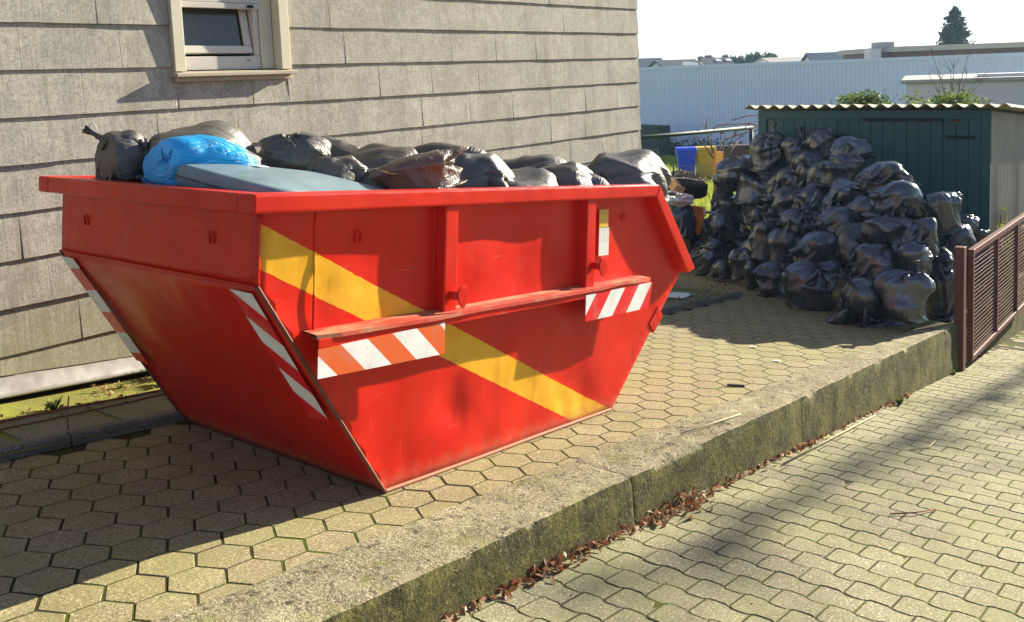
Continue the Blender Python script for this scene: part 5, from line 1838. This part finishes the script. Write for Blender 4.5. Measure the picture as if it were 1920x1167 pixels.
weed('bright green weed tuft on the mossy strip left of the skip', 2.27, 5.42, -S * 2.27 + .03, 42, .10, 1)
weed('weed tuft at the house foot just left of the skip end', 3.10, 5.66, -S * 3.1 + .03, 60, .17, 2)
weed('small weed at the left end of the mossy strip', 1.80, 5.05, -S * 1.8 + .03, 30, .07, 13)
weed('low weed by the flashing between the tufts', 2.75, 5.62, -S * 2.75 + .03, 26, .06, 4)
weed('straw-coloured tuft near the house foot beside the skip', 2.98, 5.50, -S * 2.98 + .03, 40, .13, 5, 'mulch')
weed('purple-green weed growing at the kerb foot near its far end', 7.35, kout(7.35) - .07, zr(7.35), 40, .07, 6)
weed('little weed at the very end of kerb wall by the gate', 9.05, kout(9.05) - .03, zr(9.05), 26, .06, 7)


def stick(label, pts, rad, mat):
    q = MB(); q.tube(pts, rad, 5); o = q.build('twig', M[mat], None, smooth=True)
    return tag(o, label, 'twig')


gz = lambda x, o=.05: -S * x + o
stick('long straight reddish cane lying on the mossy strip', [(1.55, 5.36, gz(1.55)), (2.2, 5.34, gz(2.2, .058)), (3.05, 5.36, gz(3.05))], .006, 'twig_red')
stick('second reddish cane lying parallel in front of the first', [(1.6, 5.22, gz(1.6)), (2.3, 5.21, gz(2.3, .056)), (2.95, 5.27, gz(2.95))], .005, 'twig_red')
stick('thin forked twig standing in the strip', [(2.14, 4.98, gz(2.14, .03)), (2.15, 4.99, gz(2.15, .14)), (2.17, 5.0, gz(2.17, .22))], .004, 'bark')
kz = lambda x: -S * x + .026
stick('pale dry stalk lying on the kerb top', [(4.35, 2.56, kz(4.35)), (4.6, 2.52, kz(4.6) + .006), (4.95, 2.49, kz(4.95))], .004, 'straw')
stick('straw stalk lying along the foot of kerb', [(5.1, kout(5.1) - .10, zr(5.1) + .012), (5.9, kout(5.9) - .09, zr(5.9) + .016), (6.8, kout(6.8) - .07, zr(6.8) + .012)], .005, 'straw')
stick('small dark twig lying alone on the driveway', [(4.72, 1.52, zr(4.72) + .008), (4.82, 1.42, zr(4.82) + .016), (4.98, 1.36, zr(4.98) + .008)], .004, 'twig_red')
stick('pale straw scrap on the driveway near the kerb', [(6.05, 1.82, zr(6.05) + .006), (6.2, 1.74, zr(6.2) + .012), (6.42, 1.76, zr(6.42) + .006)], .004, 'straw')
q = MB(); q.box((-.06, -.012, 0), (.06, .012, .012)); o = q.build('black_scrap', M['black_plastic'], None, bevel=.003); o.location = (5.62, 2.86, gz(5.62, .004)); o.rotation_euler = (0, SLOPE, -.9)
tag(o, 'small black plastic strip on the hexagonal paving by the kerb', 'scrap')
for (x, y, lab) in ((6.9, 3.35, 'small white paper scrap on the paving nearer the skip'), (6.55, 2.98, 'small white paper scrap on the paving nearer the kerb')):
    q = MB(); q.box((-.028, -.016, 0), (.028, .016, .003)); o = q.build('paper_scrap', M['paper_white']); o.location = (x, y, gz(x, .006)); o.rotation_euler = (.05, SLOPE, rnd.uniform(0, 3)); tag(o, lab, 'scrap')
q = MB(); q.box((-.19, -.12, 0), (.19, .12, .008)); o = q.build('white_sheet', M['paper_white'], None); o.location = (8.55, 5.02, gz(8.55, .06)); o.rotation_euler = (0, SLOPE, .2); tag(o, 'flat whitish sheet lying on the flagstones beyond the skip', 'sheet')

# lawn blades
q = MB(); r7 = random.Random(4)
for k in range(16000):
    d = r7.uniform(14.5, 44); px = r7.uniform(1195, 1460)
    p = D(px, 300, d); x, y = p.x, p.y
    if x < 12.2: continue
    h_ = r7.uniform(.05, .14) * (1 + d / 40); a = r7.uniform(0, 6.28); w = .006 + d * .0005
    z = zt(x) - .03
    q.add([(x - math.cos(a) * w, y - math.sin(a) * w, z), (x + math.cos(a) * w, y + math.sin(a) * w, z), (x + r7.gauss(0, .03), y + r7.gauss(0, .03), z + h_)], [(0, 1, 2)])
kind(q.build('grass', M['grass_blade']), 'stuff')

# scraps of cut hedge and soil under the heap's left end
kind(leaf_cloud('dry_grass_litter', 'mulch', [(rnd.uniform(7.3, 9.2), edge_y(8) + rnd.gauss(0, .09), -S * 8.2 + .05 + rnd.uniform(-.05, .05)) for i in range(260)], .02, None, 33, 1.), 'stuff')

# faces outwards everywhere
for me in bpy.data.meshes:
    if me.name.startswith(('wave_paver', 'kerb_block', 'edging_stone', 'far_wave', 'ledge', 'slate', 'corner_slate')):
        bm = bmesh.new(); bm.from_mesh(me); bmesh.ops.recalc_face_normals(bm, faces=bm.faces[:]); bm.to_mesh(me); bm.free()

# ------------------------------------------------------------------ thin sunlit haze over the whole place
hz = NT('haze_air')
hz.t.nodes.remove(hz.b)
pv = hz.n('VolumePrincipled')
pv.inputs['Color'].default_value = (.50, .74, 1.0, 1)
pv.inputs['Density'].default_value = .00055
pv.inputs['Anisotropy'].default_value = .35
hz.t.links.new(pv.outputs[0], hz.t.nodes['Material Output'].inputs['Volume'])
q = MB(); q.box((-420, -420, -4.6), (420, 420, 12.0))
kind(q.build('haze', hz.m), 'stuff')
